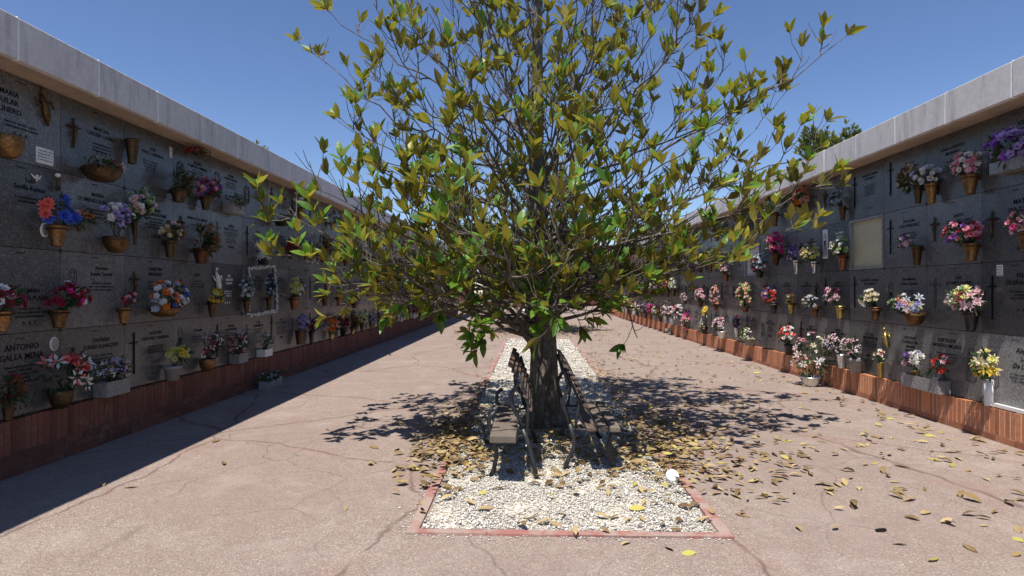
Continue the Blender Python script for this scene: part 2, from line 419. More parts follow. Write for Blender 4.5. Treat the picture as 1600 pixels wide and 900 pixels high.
# loose marble chips, denser where they show large
def pebbles():
    rs = np.random.RandomState(5)
    base = np.array([(1, 0, 0), (0, 1, 0), (-1, 0, 0), (0, -1, 0), (0, 0, 1), (0, 0, -.6), (.6, .6, .45), (-.6, .6, .5), (-.6, -.6, .4), (.6, -.6, .5)], float)
    tri = np.array([(0, 6, 4), (6, 1, 4), (1, 7, 4), (7, 2, 4), (2, 8, 4), (8, 3, 4), (3, 9, 4), (9, 0, 4), (6, 0, 5), (1, 6, 5), (7, 1, 5), (2, 7, 5), (8, 2, 5), (3, 8, 5), (9, 3, 5), (0, 9, 5)])
    zones = [(4.0, 6.2, 25000, .0057), (6.2, 9, 15000, .0076), (9, 15, 10000, .0115), (15, 19.1, 2600, .018)]
    P = []; S = []
    for (y0, y1, n, r) in zones:
        x = rs.uniform(IX0+.09, IX1-.09, n); y = rs.uniform(y0, y1, n)
        patch = np.sin(x*5.1+np.sin(y*3.3)*2)*np.sin(y*4.3+np.cos(x*3.7)*1.6)
        keep = rs.rand(n) > np.clip((patch-.25)*1.3, 0, .85)
        x, y = x[keep], y[keep]
        s = r*rs.lognormal(0, .38, len(x)); z = .006+s*.35+rs.uniform(0, .008, len(x))
        P.append(np.stack([x, y, z], 1)); S.append(s)
    # chips kicked out over the kerb
    n = 420; x = np.where(rs.rand(n) < .62, IX0-np.abs(rs.normal(0, .045, n)), IX1+np.abs(rs.normal(0, .05, n))); y = rs.uniform(3.95, 9, n)
    P.append(np.stack([x, y, np.full(n, .004)], 1)); S.append(.0055*rs.lognormal(0, .3, n))
    n = 160; x = rs.uniform(IX0, IX1, n); y = IY0-np.abs(rs.normal(0, .03, n)); P.append(np.stack([x, y, np.full(n, .004)], 1)); S.append(.005*rs.lognormal(0, .3, n))
    P = np.concatenate(P); S = np.concatenate(S); n = len(P)
    an = rs.uniform(0, 6.283, n); ca, sa = np.cos(an), np.sin(an)
    ax = rs.uniform(.65, 1.4, (n, 3)); ax[:, 2] *= .75
    v = base[None]*ax[:, None]*(1+rs.uniform(-.22, .22, (n, len(base), 1)))*S[:, None, None]
    x = v[..., 0]*ca[:, None]-v[..., 1]*sa[:, None]; y = v[..., 0]*sa[:, None]+v[..., 1]*ca[:, None]
    v = np.stack([x, y, v[..., 2]], -1)+P[:, None]
    nv = len(base); f = (tri[None]+(np.arange(n)*nv)[:, None, None]).reshape(-1, 3)
    me = bpy.data.meshes.new('gravel'); me.vertices.add(n*nv); me.vertices.foreach_set('co', v.astype(np.float32).ravel())
    nf = len(f); me.loops.add(nf*3); me.polygons.add(nf)
    me.loops.foreach_set('vertex_index', f.astype(np.int32).ravel())
    me.polygons.foreach_set('loop_start', np.arange(0, nf*3, 3, dtype=np.int32)); me.polygons.foreach_set('loop_total', np.full(nf, 3, dtype=np.int32))
    me.update(calc_edges=True)
    at = me.color_attributes.new('tone', 'FLOAT_COLOR', 'POINT'); t = np.repeat(rs.rand(n), nv)
    at.data.foreach_set('color', np.stack([t, t, t, np.ones_like(t)], 1).astype(np.float32).ravel())
    me.materials.append(M['stone'])
    tag(link('gravel', me), 'white marble chip gravel filling the long tree bed', 'gravel', kind='stuff')
pebbles()

# ---------------------------------------------------------------- niche walls
def txt(lines, size, lead=1.35, font_bold=.010, shear=0):
    cu = bpy.data.curves.new('inscription', 'FONT'); cu.body = '\n'.join(lines); cu.size = size*.9
    cu.align_x = 'CENTER'; cu.align_y = 'CENTER'; cu.space_line = lead/1.2; cu.offset = font_bold*size; cu.extrude = .0012
    cu.resolution_u = 2; cu.shear = shear
    o = bpy.data.objects.new('tmp', cu); col.objects.link(o)
    dg = bpy.context.evaluated_depsgraph_get(); dg.update()
    me = bpy.data.meshes.new_from_object(o.evaluated_get(dg)); bpy.data.objects.remove(o)
    me.name = 'inscription'; return me
def strokes(rows, r, wmax=.36, h=.016, lead=.030, y0=0, cx=0):
    """weathered lettering too small to read: rows of short letter-like marks"""
    b = MB(); y = y0
    for frac, hh in rows:
        wd = wmax*frac; x = cx-wd/2
        while x < cx+wd/2:
            cw = hh*r.uniform(.5, .75)
            if r.random() < .13: x += cw*.9; continue
            k = r.randrange(4)
            z0, z1 = .0015, .003
            def bar(xa, ya, xb, yb): b.face([(xa, ya, z1), (xb, ya, z1), (xb, yb, z1), (xa, yb, z1)])
            t = hh*.23
            bar(x, y-hh/2, x+t, y+hh/2)
            if k != 1: bar(x+t, y+hh/2-t, x+cw, y+hh/2)
            if k in (0, 2): bar(x+t, y-hh/2, x+cw, y-hh/2+t)
            if k in (1, 3): bar(x+cw-t, y-hh/2, x+cw, y+hh/2-t*(k == 3)); bar(x+t, y-t/2, x+cw-t, y+t/2)
            x += cw+hh*.2
        y -= hh*1.0+lead-.012
    return b
def crucifix_mesh(kind):
    b = MB()
    if kind == 'bronze':
        H_, W_ = .30, .17
        b.box((0, 0, .012), (.018, H_, .012)); b.box((0, .06, .0122), (W_, .018, .0118))
        # figure
        b.tube([(0, .045, .022), (0, 0, .03), (.006, -.05, .026), (0, -.11, .02)], [.012, .017, .012, .006], 6)
        b.tube([(-.08, .072, .022), (-.035, .056, .025), (0, .042, .025), (.035, .056, .025), (.08, .072, .022)], [.005, .006, .008, .006, .005], 5)
        b.lathe([(.004, -.012), (.013, 0), (.011, .012), (.003, .018)], 8, (0, .068, .03))
    elif kind == 'thin':
        b.box((0, 0, .008), (.012, .48, .010)); b.box((0, .12, .0082), (.13, .012, .0098))
    elif kind == 'outline':
        for (x, y, w_, h_) in ((-.013, -.05, .004, .3), (.013, -.05, .004, .3), (0, -.2, .03, .004), (0, .17, .03, .004), (-.013, .13, .004, .08), (.013, .13, .004, .08), (-.055, .10, .08, .004), (-.055, .075, .08, .004), (.055, .10, .08, .004), (.055, .075, .08, .004), (-.095, .0875, .004, .03), (.095, .0875, .004, .03)):
            b.box((x, y, .003), (w_, h_, .003))
    return b
def figure_lines(kind, r):
    """engraved devotional outline made of fine incised lines"""
    b = MB()
    def ln(pts, wd=.0028):
        b.tube([(x, y, .001) for x, y in pts], wd, 4)
    if kind == 'lady':
        ln([(-.02, .18), (-.045, .15), (-.05, .10), (-.045, .04), (-.07, -.05), (-.085, -.17), (-.06, -.2), (.06, -.2), (.085, -.17), (.07, -.05), (.045, .04), (.05, .10), (.045, .15), (.02, .18), (-.02, .18)])
        ln([(-.02, .15), (-.028, .12), (-.015, .09), (.015, .09), (.028, .12), (.02, .15), (-.02, .15)])
        for i in range(6):
            x = -.05+.02*i; ln([(x*.4, .06), (x*.8, -.05), (x*1.3, -.19)], .002)
        ln([(-.04, .03), (0, .0), (.04, .03)])
    else:
        ln([(-.05, .15), (-.085, .09), (-.09, .0), (-.075, -.08), (-.03, -.13), (.03, -.13), (.075, -.08), (.09, .0), (.085, .09), (.05, .15), (0, .17), (-.05, .15)], .004)
        for s_ in (-1, 1):
            ln([(s_*.02, .11), (s_*.055, .07), (s_*.06, .0), (s_*.045, -.07), (s_*.07, -.11)], .006)
            ln([(s_*.012, .035), (s_*.035, .04)], .004)
        ln([(0, .04), (.008, .0), (-.004, -.005)], .003); ln([(-.018, -.03), (0, -.024), (.018, -.03)], .004)
        ln([(-.03, -.05), (-.02, -.085), (0, -.1), (.02, -.085), (.03, -.05)], .007)
        ln([(-.06, .12), (-.02, .14), (.02, .125), (.06, .13)], .007)
    return b
CROSS = {k: crucifix_mesh(k).mesh('crucifix', M[m]) for k, m in (('bronze', 'bronze_d'), ('thin', 'letter'), ('outline', 'engraved'))}
LADY = figure_lines('lady', rnd).mesh('engraving', M['engraved']); HEAD = figure_lines('head', rnd).mesh('engraving', M['engraved'])

def niche_wall(side, name, label, Xf, Xb, Xc, Yj, W, ys, zs, ztop, ycols, end_y, special, nfull=100):
    """side -1 = left wall (faces +X), +1 = right wall (faces -X)"""
    S = side
    root = empty(name, (Xf, (ycols[0]+end_y)/2, 0)); tag(root, label, 'wall')
    inv = -Vector(root.location)
    def P(mb, nm, mat, **kw): return mb.build(nm, mat, root, loc=inv, **kw)
    y0, y1 = ycols[0], end_y
    L = y1-y0; yc = (y0+y1)/2
    depth = 2.6
    # core behind the plaques
    c = MB(); c.box((Xf+S*(.05+depth/2), yc, (zs[0]+zs[-1])/2), (depth-.02, L-.01, zs[-1]-zs[0]-.01)); P(c, 'core', M['dark'])
    # plinth: soldier course on stretchers; left shade, right sun put into the colours
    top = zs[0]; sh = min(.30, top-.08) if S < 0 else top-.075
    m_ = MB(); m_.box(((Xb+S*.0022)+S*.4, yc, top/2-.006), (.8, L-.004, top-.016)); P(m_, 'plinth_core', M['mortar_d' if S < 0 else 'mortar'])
    b = MB(); y = y0; bw = .07
    r = random.Random(3)
    while y < y1:
        hh = sh-.006+r.uniform(-.006, .004); b.tone = (r.random(), 0, 0)
        if r.random() < .03: hh -= r.uniform(.005, .02)
        o_ = -S*r.uniform(0, .0035)
        b.box((Xb+S*.05+o_, y+bw/2, top-sh+hh/2), (.10, bw-.015, hh), jit=.0012)
        y += bw
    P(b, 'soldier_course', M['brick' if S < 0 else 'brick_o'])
    b = MB(); nz = max(1, round((top-sh)/.07)); ch = (top-sh)/nz
    for k in range(nz):
        y = y0-(.12 if k % 2 else 0)
        while y < y1:
            b.tone = (r.random(), 0, 0)
            b.box((Xb+S*.047-S*r.uniform(0, .003), y+.12, ch*(k+.5)-.002), (.10, .24-.009, ch-.008), jit=.001)
            y += .24
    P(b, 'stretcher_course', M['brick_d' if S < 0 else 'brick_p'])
    # end wall
    b = MB()
    for yy in (y0-.06, y1+.06):
        b.box((Xf+S*(depth/2+.02), yy, ztop/2-.2), (depth, .12, ztop-.4))
    P(b, 'end_wall', M['brick'])
    # soffit and roof
    zs_top = zs[-1]
    over = abs(Xc-Xf)
    b = MB()
    ncol = int(round(L/W))+1
    yj = Yj-math.ceil((Yj-y0)/W)*W
    yy = yj
    while yy < y1:
        b.box((Xc+S*((over+.06)/2+.03), yy+W/2, zs_top+.02), (over+.06-.05, W-.008, .03)); yy += W
    P(b, 'soffit', M['soffit'])
    b = MB(); b.box((Xc+S*(.05+(depth+over)/2), yc, zs_top+.12), (depth+over, L, .16)); P(b, 'roof_slab', M['roof'])
    # cornice blocks
    yy = yj; r = random.Random(8)
    hcor = ztop-zs_top+.02
    first = None
    while yy < y1:
        cb = MB(); cb.box((0, 0, 0), (.07, W-.014, hcor), jit=.0025)
        # rough cap chips along the top edge
        o = cb.build('cornice_block', M['cornice'], root, loc=Vector((Xc+S*.035+r.uniform(-.002, .002), yy+W/2, zs_top-.02+hcor/2))+inv)
        bevel(o, .006)
        if yy > 2.5 and yy < 16:
            j = MB(); j.box((0, 0, 0), (.05, .013, hcor+.004+r.uniform(0, .012)), jit=.002)
            j.build('joint_seal', M['seal'], root, loc=Vector((Xc+S*.028, yy, zs_top-.018+hcor/2))+inv)
        yy += W
    # plaques
    rot = (R(90), 0, R(90) if S < 0 else R(-90))
    gap = .006
    rest = MB(); restl = MB(); ci = 0
    rr = random.Random(41+S)
    for cidx in range(-4, 60):
        ya = Yj+(cidx-1)*W; yb = ya+W
        if yb > y1+.01: break
        if ya < y0-.01: continue
        for row in range(4):
            za, zb = zs[3-row], zs[4-row]
            cy, cz = (ya+yb)/2, (za+zb)/2
            sp = special.get((cidx, row), {})
            if ci >= nfull:
                rest.box((Xf+S*.015, cy, cz), (.03, W-gap, zb-za-gap))
                x = Xf-S*.0015
                for k in range(rr.randint(3, 6)):
                    w_ = rr.uniform(.1, .3); zz = cz+.22-k*.06
                    restl.face([(x, cy-w_/2, zz-.012), (x, cy+w_/2, zz-.012), (x, cy+w_/2, zz+.012), (x, cy-w_/2, zz+.012)])
                continue
            ww, hh = W-gap, zb-za-gap
            mat = M[sp.get('mat', 'granite')]
            pm = MB(); pm.box((0, 0, -.015), (ww, hh, .03))
            rec = sp.get('recess', 0)
            q = pm.build('plaque', mat, root, loc=Vector((Xf+S*rec, cy, cz))+inv, rot=rot)
            if sp.get('board'):
                # opened niche closed with a board: reveal frame
                fr = MB()
                fr.box((-ww/2+.03, 0, .02), (.05, hh, .05)); fr.box((ww/2-.02, 0, .02), (.03, hh, .05)); fr.box((0, hh/2-.025, .0202), (ww-.09, .045, .05)); fr.box((0, -hh/2+.012, .0202), (ww-.09, .02, .05))
                fr.build('niche_frame', M['greypot'], q); continue
            inkm = M['white_letter'] if sp.get('white') else M['letter']
            # small file number at the top
            b = strokes([(.3, .012)], rr, .3, y0=hh/2-.045); b.build('niche_number', M['engraved'], q)
            lay = sp.get('lay') or rr.choice(['cross_l', 'cross_l', 'thin_l', 'lady_l', 'head_l', 'none', 'outline_l', 'cross_r', 'thin_l'])
            tx = {'l': .10, 'r': -.10}.get(lay[-1], 0) if lay != 'none' else 0
            if lay != 'none':
                sx = -.30 if lay[-1] == 'l' else .30
                k_ = lay[:-2]
                me = {'cross': CROSS['bronze'], 'thin': CROSS['thin'], 'outline': CROSS['outline'], 'lady': LADY, 'head': HEAD}[k_]
                link(me.name, me, q, (sx, rr.uniform(-.02, .08), .001))
            if 'text' in sp:
                me = txt(sp['text'], sp.get('size', .062), shear=sp.get('shear', 0)); me.materials.clear(); me.materials.append(inkm)
                link('inscription', me, q, (tx+sp.get('dx', 0), sp.get('dy', .14), .001))
                if sp.get('more', True):
                    b = strokes([(rr.uniform(.5, .9), .017) for _ in range(sp.get('n', 2)+1)], rr, .42, y0=sp.get('dy', .14)-.04-.045*len(sp['text']), cx=tx)
                    b.build('dates', inkm, q)
                if sp.get('dep'):
                    me = txt(['D.  E.  P.'], .05); me.materials.clear(); me.materials.append(inkm)
                    link('inscription', me, q, (tx, sp.get('depy', -.2), .001))
            else:
                rows = [(rr.uniform(.3, .5), .034), (rr.uniform(.8, 1.1), .036)]+[(rr.uniform(.5, 1), .018) for _ in range(rr.randint(3, 5))]
                b = strokes(rows, rr, .42, y0=.2, cx=tx); b.build('inscription', inkm, q)
                if rr.random() < .6:
                    b = strokes([(1, .035)], rr, .16, y0=-.12, cx=tx); b.build('closing_line', inkm, q)
            for ex in sp.get('extra', []): ex(q)
            if row > 0:
                ro = MB(); ro.lathe([(.0, .0), (.022, .0), (.018, .008), (.006, .012)], 10)
                if rr.random() < .55: ro.build('fixing_rosette', M['bronze_d'], q, loc=(ww/2, hh/2, .001))
        ci += 4
    if rest.v:
        o = P(rest, 'plaque', M['granite']); tag(o, kind='stuff')
        o = P(restl, 'inscription', M['engraved']); tag(o, kind='stuff')
    return root

# things fixed on plaques
def oval_portrait(x, y, w_=.05, h_=.07):
    def f(q):
        b = MB(); b.lathe([(.0, .0), (1, 0), (.95, .010), (.8, .013)], 20)
        o = b.build('portrait', M['porcelain'], q, loc=(x, y, .001)); o.scale = (w_, h_, 1)
        b = MB(); b.lathe([(.78, .0135), (.5, .015), (0, .0155)], 20); p = b.build('portrait_photo', M['photo'], q, loc=(x, y, .001)); p.scale = (w_, h_, 1)
    return f
def note(x, y, w_, h_, m='paper'):
    def f(q):
        b = MB(); b.box((x, y, .004), (w_, h_, .004)); b.build('note', M[m], q)
        s_ = strokes([(1, .01)]*4, rnd, w_*.8, y0=y+h_*.3, cx=x)
        o = s_.build('note_writing', M['engraved'], q); o.location = (0, 0, .005)
    return f
def relief(x, y, m='bronze', sc_=1):
    def f(q):
        b = MB()
        b.tube([(x-.05*sc_, y+.13*sc_, .02), (x-.02*sc_, y+.05*sc_, .03), (x, y-.04*sc_, .03), (x+.03*sc_, y-.12*sc_, .015)], [.012, .028*sc_, .03*sc_, .008], 7)
        b.tube([(x-.03*sc_, y+.05*sc_, .025), (x+.05*sc_, y+.08*sc_, .03), (x+.09*sc_, y+.03*sc_, .02)], [.012, .012, .006], 6)
        b.tube([(x-.02*sc_, y+.02*sc_, .025), (x-.08*sc_, y+.03*sc_, .03), (x-.11*sc_, y+.08*sc_, .02)], [.01, .011, .005], 6)
        b.lathe([(.002, -.02), (.02*sc_, 0), (.016*sc_, .016), (.002, .024)], 8, (x-.045*sc_, y+.155*sc_, .028))
        b.build('relief_figure', M[m], q, smooth=True)
    return f
def lady_picture(x, y):
    def f(q):
        b = MB(); b.box((x, y, .006), (.16, .50, .012)); b.build('picture_tile', M['porcelain'], q)
        o = link('engraving', LADY, q, (x, y, .013)); o.scale = (.85, 1.05, 1)
    return f
def candle(x, y):
    def f(q):
        b = MB(); b.tube([(x, y, .03), (x, y+.09, .03)], .012, 8); b.lathe([(.0, 0), (.03, .0), (.03, .012), (.012, .014)], 10, (x, y-.006, .03)); b.build('candle_holder', M['bronze_d'], q)
        b = MB(); b.lathe([(.004, -.03), (.02, -.01), (.022, .01), (.006, .035)], 10, (x, y+.12, .03)); b.build('candle_lamp', M['porcelain'], q)
    return f
def dove(x, y):
    def f(q):
        b = MB(); b.tube([(x-.06, y+.03, .01), (x-.02, y, .016), (x+.02, y, .016), (x+.055, y+.035, .01)], [.003, .012, .012, .003], 6); b.tube([(x, y-.03, .012), (x, y+.03, .016)], [.003, .012], 6); b.build('dove_ornament', M['porcelain'], q)
    return f

LS = {  # left wall: (column, row from top)
 (0, 0): dict(text=['Mª MARIA', 'AGUILAR', 'MOLINERO'], size=.075, dy=.13, dx=-.16, lay='none', dep=True, depy=-.14, n=1, extra=[relief(.25, .16, 'bronze', 1.15), note(.26, -.27, .2, .15)]),
 (1, 0): dict(text=['MARCIAL', 'CALLEJA CASERO'], size=.06, lay='cross_l', dep=True, depy=-.08),
 (2, 0): dict(text=['JOSE', 'PEREZ CARRERAS'], size=.056, lay='none', dep=True, depy=-.1, dx=.05, extra=[note(.40, .22, .06, .13, 'porcelain')]),
 (0, 1): dict(text=['Luis', 'Sevilla Ramos'], size=.07, lay='head_l', dy=.2, n=1, extra=[oval_portrait(.26, -.2), dove(.16, .27), candle(.38, .22)]),
 (1, 1): dict(text=['MARIA', 'DOMENECH BUENO'], size=.066, lay='none', dy=.2, dx=.04),
 (3, 1): dict(text=['MARIA DE LAS NIEVES'], size=.055, lay='cross_l', dy=.2),
 (0, 2): dict(text=['ROMAN', 'ANTON PLAZA'], size=.066, lay='head_l', dy=-.04, dep=True, depy=-.3),
 (1, 2): dict(text=['Antonio', 'Sancha Sendet'], size=.062, lay='lady_l', dy=.2),
 (2, 2): dict(text=['DEMETRIA', 'MARTINEZ'], size=.062, lay='cross_l', dy=.22),
 (3, 2): dict(text=['JESUS'], size=.06, lay='cross_l', dy=.2, dep=True),
 (4, 2): dict(mat='granite_d', white=True, text=['ABEL', 'SANCHEZ', 'MARTIN'], size=.055, lay='none', dy=.15, dep=True, dx=.05, extra=[relief(-.3, .1, 'porcelain', 1.3)]),
 (0, 3): dict(text=['ANTONIO', 'GALEA MENA'], size=.085, lay='none', dy=.2, dx=.02, n=4, dep=True, depy=-.3, extra=[oval_portrait(.37, .24)]),
 (1, 3): dict(text=['DIONISIA', 'FONSECA JARQUES'], size=.066, lay='cross_l', dy=.19),
 (2, 3): dict(text=['AGUSTIN', 'ORDOÑEZ HERRERA'], size=.062, lay='thin_l', dy=.2, dep=True, depy=-.12),
 (3, 3): dict(text=['Tu familia'], size=.06, shear=.3, lay='lady_l', dy=.2, extra=[note(.3, -.22, .22, .16, 'porcelain')]),
}
RS = {
 (0, 0): dict(text=['JOSE', 'PEREZ LOPEZ'], size=.07, lay='lady_l', dy=.2),
 (1, 0): dict(text=['JUAN LORENZO', 'MORENO'], size=.062, lay='none', dy=.19, n=3, extra=[relief(-.25, -.2, 'engraved', 1)]),
 (3, 0): dict(text=['FRANCISCA MARIN', 'COSTANILLA'], size=.052, lay='thin_l', dy=.2, dep=True, n=4, depy=-.27),
 (0, 1): dict(text=['MATIAS', 'DIAZ CRUZ'], size=.08, lay='cross_l', dy=.18, dep=True, depy=-.27),
 (1, 1): dict(text=['ANITA', 'COLLADO DIAZ'], size=.065, lay='cross_l', dy=.15),
 (2, 1): dict(text=['TEODORA', 'LASSO MARTINEZ'], size=.06, lay='thin_l', dy=.19),
 (3, 1): dict(mat='cream', board=True, recess=.03),
 (4, 1): dict(mat='granite_d', white=True, text=['ANTONIO', 'GARCIA'], size=.06, lay='none', dy=.2, dx=.15, extra=[lady_picture(-.3, .08)]),
 (8, 1): dict(mat='palepanel', board=True, recess=.03),
 (0, 2): dict(text=['FELIX', 'DUEÑAS LARA'], size=.075, lay='thin_l', dy=.2, dep=True, depy=-.12, n=2, extra=[note(-.2, .3, .085, .12, 'porcelain')]),
 (1, 2): dict(text=['LUIS', 'ALVAREZ FLORES'], size=.06, lay='outline_l', dy=.2),
 (2, 2): dict(text=['Jose Manuel', 'Castro Cardona'], size=.06, lay='lady_l', dy=.2, dep=True, depy=-.04, n=1),
 (3, 2): dict(text=['FRANCISCO CORTIJO', 'DE LA FUENTE'], size=.052, lay='thin_l', dy=.2),
 (0, 3): dict(mat='granite_l', text=['Alejandro', 'Lopez', 'De La Torre'], size=.08, shear=.3, lay='lady_l', dy=.16, dx=.05),  # paler granite here paints in the sun on this slab
 (1, 3): dict(text=['GERTRUDIS', 'MORENO MELERO'], size=.066, lay='lady_r', dy=.22, n=3),
 (2, 3): dict(text=['ANTONIO', 'CARRERO GIL', 'AMALIA', 'BENITEZ'], size=.058, lay='none', dy=.14, dx=.12, extra=[relief(-.36, .16, 'gold', 1)]),
}
LXF, LXB, LXC, LYJ, LW = -4.60, -4.545, -4.21, 5.61, .905
RXF, RXB, RXC, RYJ, RW = 5.08, 5.02, 4.68, 6.81, .92
LZ = [.505, 1.25, 2.02, 2.79, 3.55]; RZ = [.366, 1.155, 1.94, 2.735, 3.53]
niche_wall(-1, 'niche_wall', 'long niche wall in deep shade on the left, granite memorial slabs over a tall dark brick plinth', LXF, LXB, LXC, LYJ, LW, None, LZ, 3.875, (LYJ-4*LW, 0), LYJ+34*LW, LS)
niche_wall(1, 'niche_wall', 'long niche wall on the right, granite memorial slabs over a low sunlit orange brick plinth', RXF, RXB, RXC, RYJ, RW, None, RZ, 3.865, (RYJ-5*RW, 0), RYJ+36*RW, RS)

# marble sill strip at the right foreground
b = MB(); b.box((0, 0, 0), (.05, 1.3, .035)); o = b.build('ledge_strip', M['whitepot'], None, loc=(RXF-.03, 5.95, .385)); tag(o, 'white marble strip lying on the brick ledge of the right wall', 'ledge strip')

# ---------------------------------------------------------------- flowers
def petal(b, base, d, n, L, W_, tone, curl=.3):
    s_ = d.cross(n)
    tip = base+d*L+n*(curl*L); mid = base+d*(L*.55)+n*(curl*L*.2)
    b.face([base-s_*W_*.18, mid-s_*W_*.5, tip, mid+s_*W_*.5][::-1], tone)
def jitcol(c, r, k=.16):
    a = 1+r.uniform(-k, k); return tuple(max(0, min(.95, x*a*(1+r.uniform(-.06, .06)))) for x in c)
def head(b, p, n, size, c, kind, r):
    n = n.normalized(); u = n.orthogonal().normalized(); v = n.cross(u)
    def ring(cnt, tilt, L, W_, ph, curl=.25, cc=c):
        for k in range(cnt):
            a = ph+2*math.pi*k/cnt+r.uniform(-.12, .12)
            o_ = u*math.cos(a)+v*math.sin(a)
            d = (o_*math.cos(tilt)+n*math.sin(tilt)).normalized()
            nn = (n*math.cos(tilt)-o_*math.sin(tilt))
            petal(b, p+o_*(size*.04), d, nn, L, W_, jitcol(cc, r), curl)
    if kind == 'mum':
        for k, t in enumerate((-.15, .3, .75, 1.15)): ring(9-k, t, size*(.52-.05*k), size*.24, k*.4)
    elif kind == 'rose':
        ring(5, .25, size*.5, size*.5, 0, .25); ring(5, .75, size*.42, size*.45, .6, .1); ring(4, 1.15, size*.38, size*.36, .2, -.1)
    elif kind == 'lily':
        ring(6, .35, size*.75, size*.27, r.random(), -.15); ring(3, 1.1, size*.3, size*.06, 0, 0, (.5, .42, .1))
    elif kind == 'small':
        for j in range(4):
            q = p+u*(size*r.uniform(-.32, .32))+v*(size*r.uniform(-.32, .32))+n*(size*r.uniform(-.1, .2))
            for k in range(5):
                a = k*1.257+j; o_ = u*math.cos(a)+v*math.sin(a)
                petal(b, q, (o_+n*.35).normalized(), (n-o_*.35).normalized(), size*.2, size*.17, jitcol(c, r), .1)
    elif kind == 'dry':
        for k in range(7):
            d = (n+Vector((r.uniform(-1, 1), r.uniform(-1, 1), r.uniform(-.6, 1)))*.8).normalized()
            petal(b, p, d, d.orthogonal().normalized(), size*r.uniform(.6, 1.1), size*.09, jitcol(c, r, .3), .15)
    elif kind == 'sun':
        ring(13, .1, size*.55, size*.16, 0, .05); ring(9, .5, size*.22, size*.12, 0, .1, (.35, .22, .04))
def fleaf(b, p, d, L, W_, r):
    n = d.orthogonal().normalized(); q = Matrix.Rotation(r.uniform(0, 6.28), 3, d) @ n
    s_ = d.cross(q); t = (r.random(), 0, 0)
    m1 = p+d*(L*.45)+q*(L*.06); e = p+d*L-q*(L*.08)
    b.face([p, m1-s_*W_/2, e, m1+s_*W_/2], t)

COL = dict(white=(.78, .77, .74), cream=(.72, .64, .42), pink=(.75, .32, .42), pale=(.78, .55, .58), magenta=(.62, .04, .25), crimson=(.28, .02, .05), red=(.60, .05, .04),
           coral=(.85, .20, .16), orange=(.80, .24, .03), yellow=(.78, .58, .06), lemon=(.72, .70, .25), blue=(.06, .14, .62), lilac=(.46, .36, .68), purple=(.26, .10, .45),
           brown=(.16, .085, .04), rust=(.26, .10, .04), tan=(.36, .24, .12), grey=(.26, .27, .30), green=(.35, .50, .22), peach=(.82, .45, .30), navy=(.05, .07, .16), silver=(.5, .55, .66))
def vase_mesh(kind, r_, h_):
    b = MB()
    if kind in ('cone', 'gold', 'copper', 'blackcone', 'darkcone', 'silver'):
        b.lathe([(r_*.50, 0), (r_*.62, h_*.05), (r_*.58, h_*.12), (r_*.78, h_*.5), (r_*.92, h_*.88), (r_*1.04, h_*.93), (r_*1.0, h_), (r_*.86, h_), (r_*.8, h_*.8)], 20, flute=.045, nf=8)
        m = {'cone': 'bronze', 'gold': 'gold', 'copper': 'copper', 'blackcone': 'black', 'darkcone': 'bronze_d', 'silver': 'silver'}[kind]
    elif kind in ('bowl', 'darkbowl', 'basket'):
        b.lathe([(r_*.35, 0), (r_*.6, h_*.06), (r_*.9, h_*.4), (r_*1.0, h_*.75), (r_*1.05, h_*.95), (r_*.98, h_), (r_*.85, h_*.92)], 20, flute=.03, nf=10 if kind != 'basket' else 20)
        m = {'bowl': 'bronze', 'darkbowl': 'bronze_d', 'basket': 'bronze'}[kind]
    elif kind == 'tube':
        b.lathe([(r_*.85, 0), (r_*.85, h_*.03), (r_*.9, h_*.5), (r_, h_), (r_*.85, h_), (r_*.8, h_*.7)], 18); m = 'whitepot'
    elif kind in ('pot', 'blackpot', 'greenpot'):
        b.lathe([(r_*.7, 0), (r_*.88, h_*.75), (r_*1.02, h_*.78), (r_*1.02, h_), (r_*.9, h_), (r_*.85, h_*.8)], 18)
        m = 'greypot' if kind == 'pot' else 'black'
    elif kind in ('box', 'whitebox', 'stonebox'):
        ly = r_; lx = .075
        t = .012
        b.box((0, 0, t/2), (lx*2, ly*2, t))
        for s_ in (-1, 1):
            b.box((s_*(lx-t/2), 0, h_/2+t/2), (t, ly*2-.002, h_-t)); b.box((0, s_*(ly-t/2), h_/2+t/2+.001), (lx*2-2*t-.002, t-.002, h_-t))
        m = {'box': 'greypot', 'whitebox': 'whitepot', 'stonebox': 'granite_l'}[kind]
    return b, m
VNAME = dict(cone='bronze vase', gold='brass vase', copper='copper vase', blackcone='black plastic vase', darkcone='dark bronze vase', silver='silver vase', bowl='bronze bowl', darkbowl='dark bronze bowl', basket='bronze basket',
             tube='white vase', pot='grey pot', blackpot='black pot', box='grey stone trough', whitebox='white trough', stonebox='granite trough')
_LAB = {}
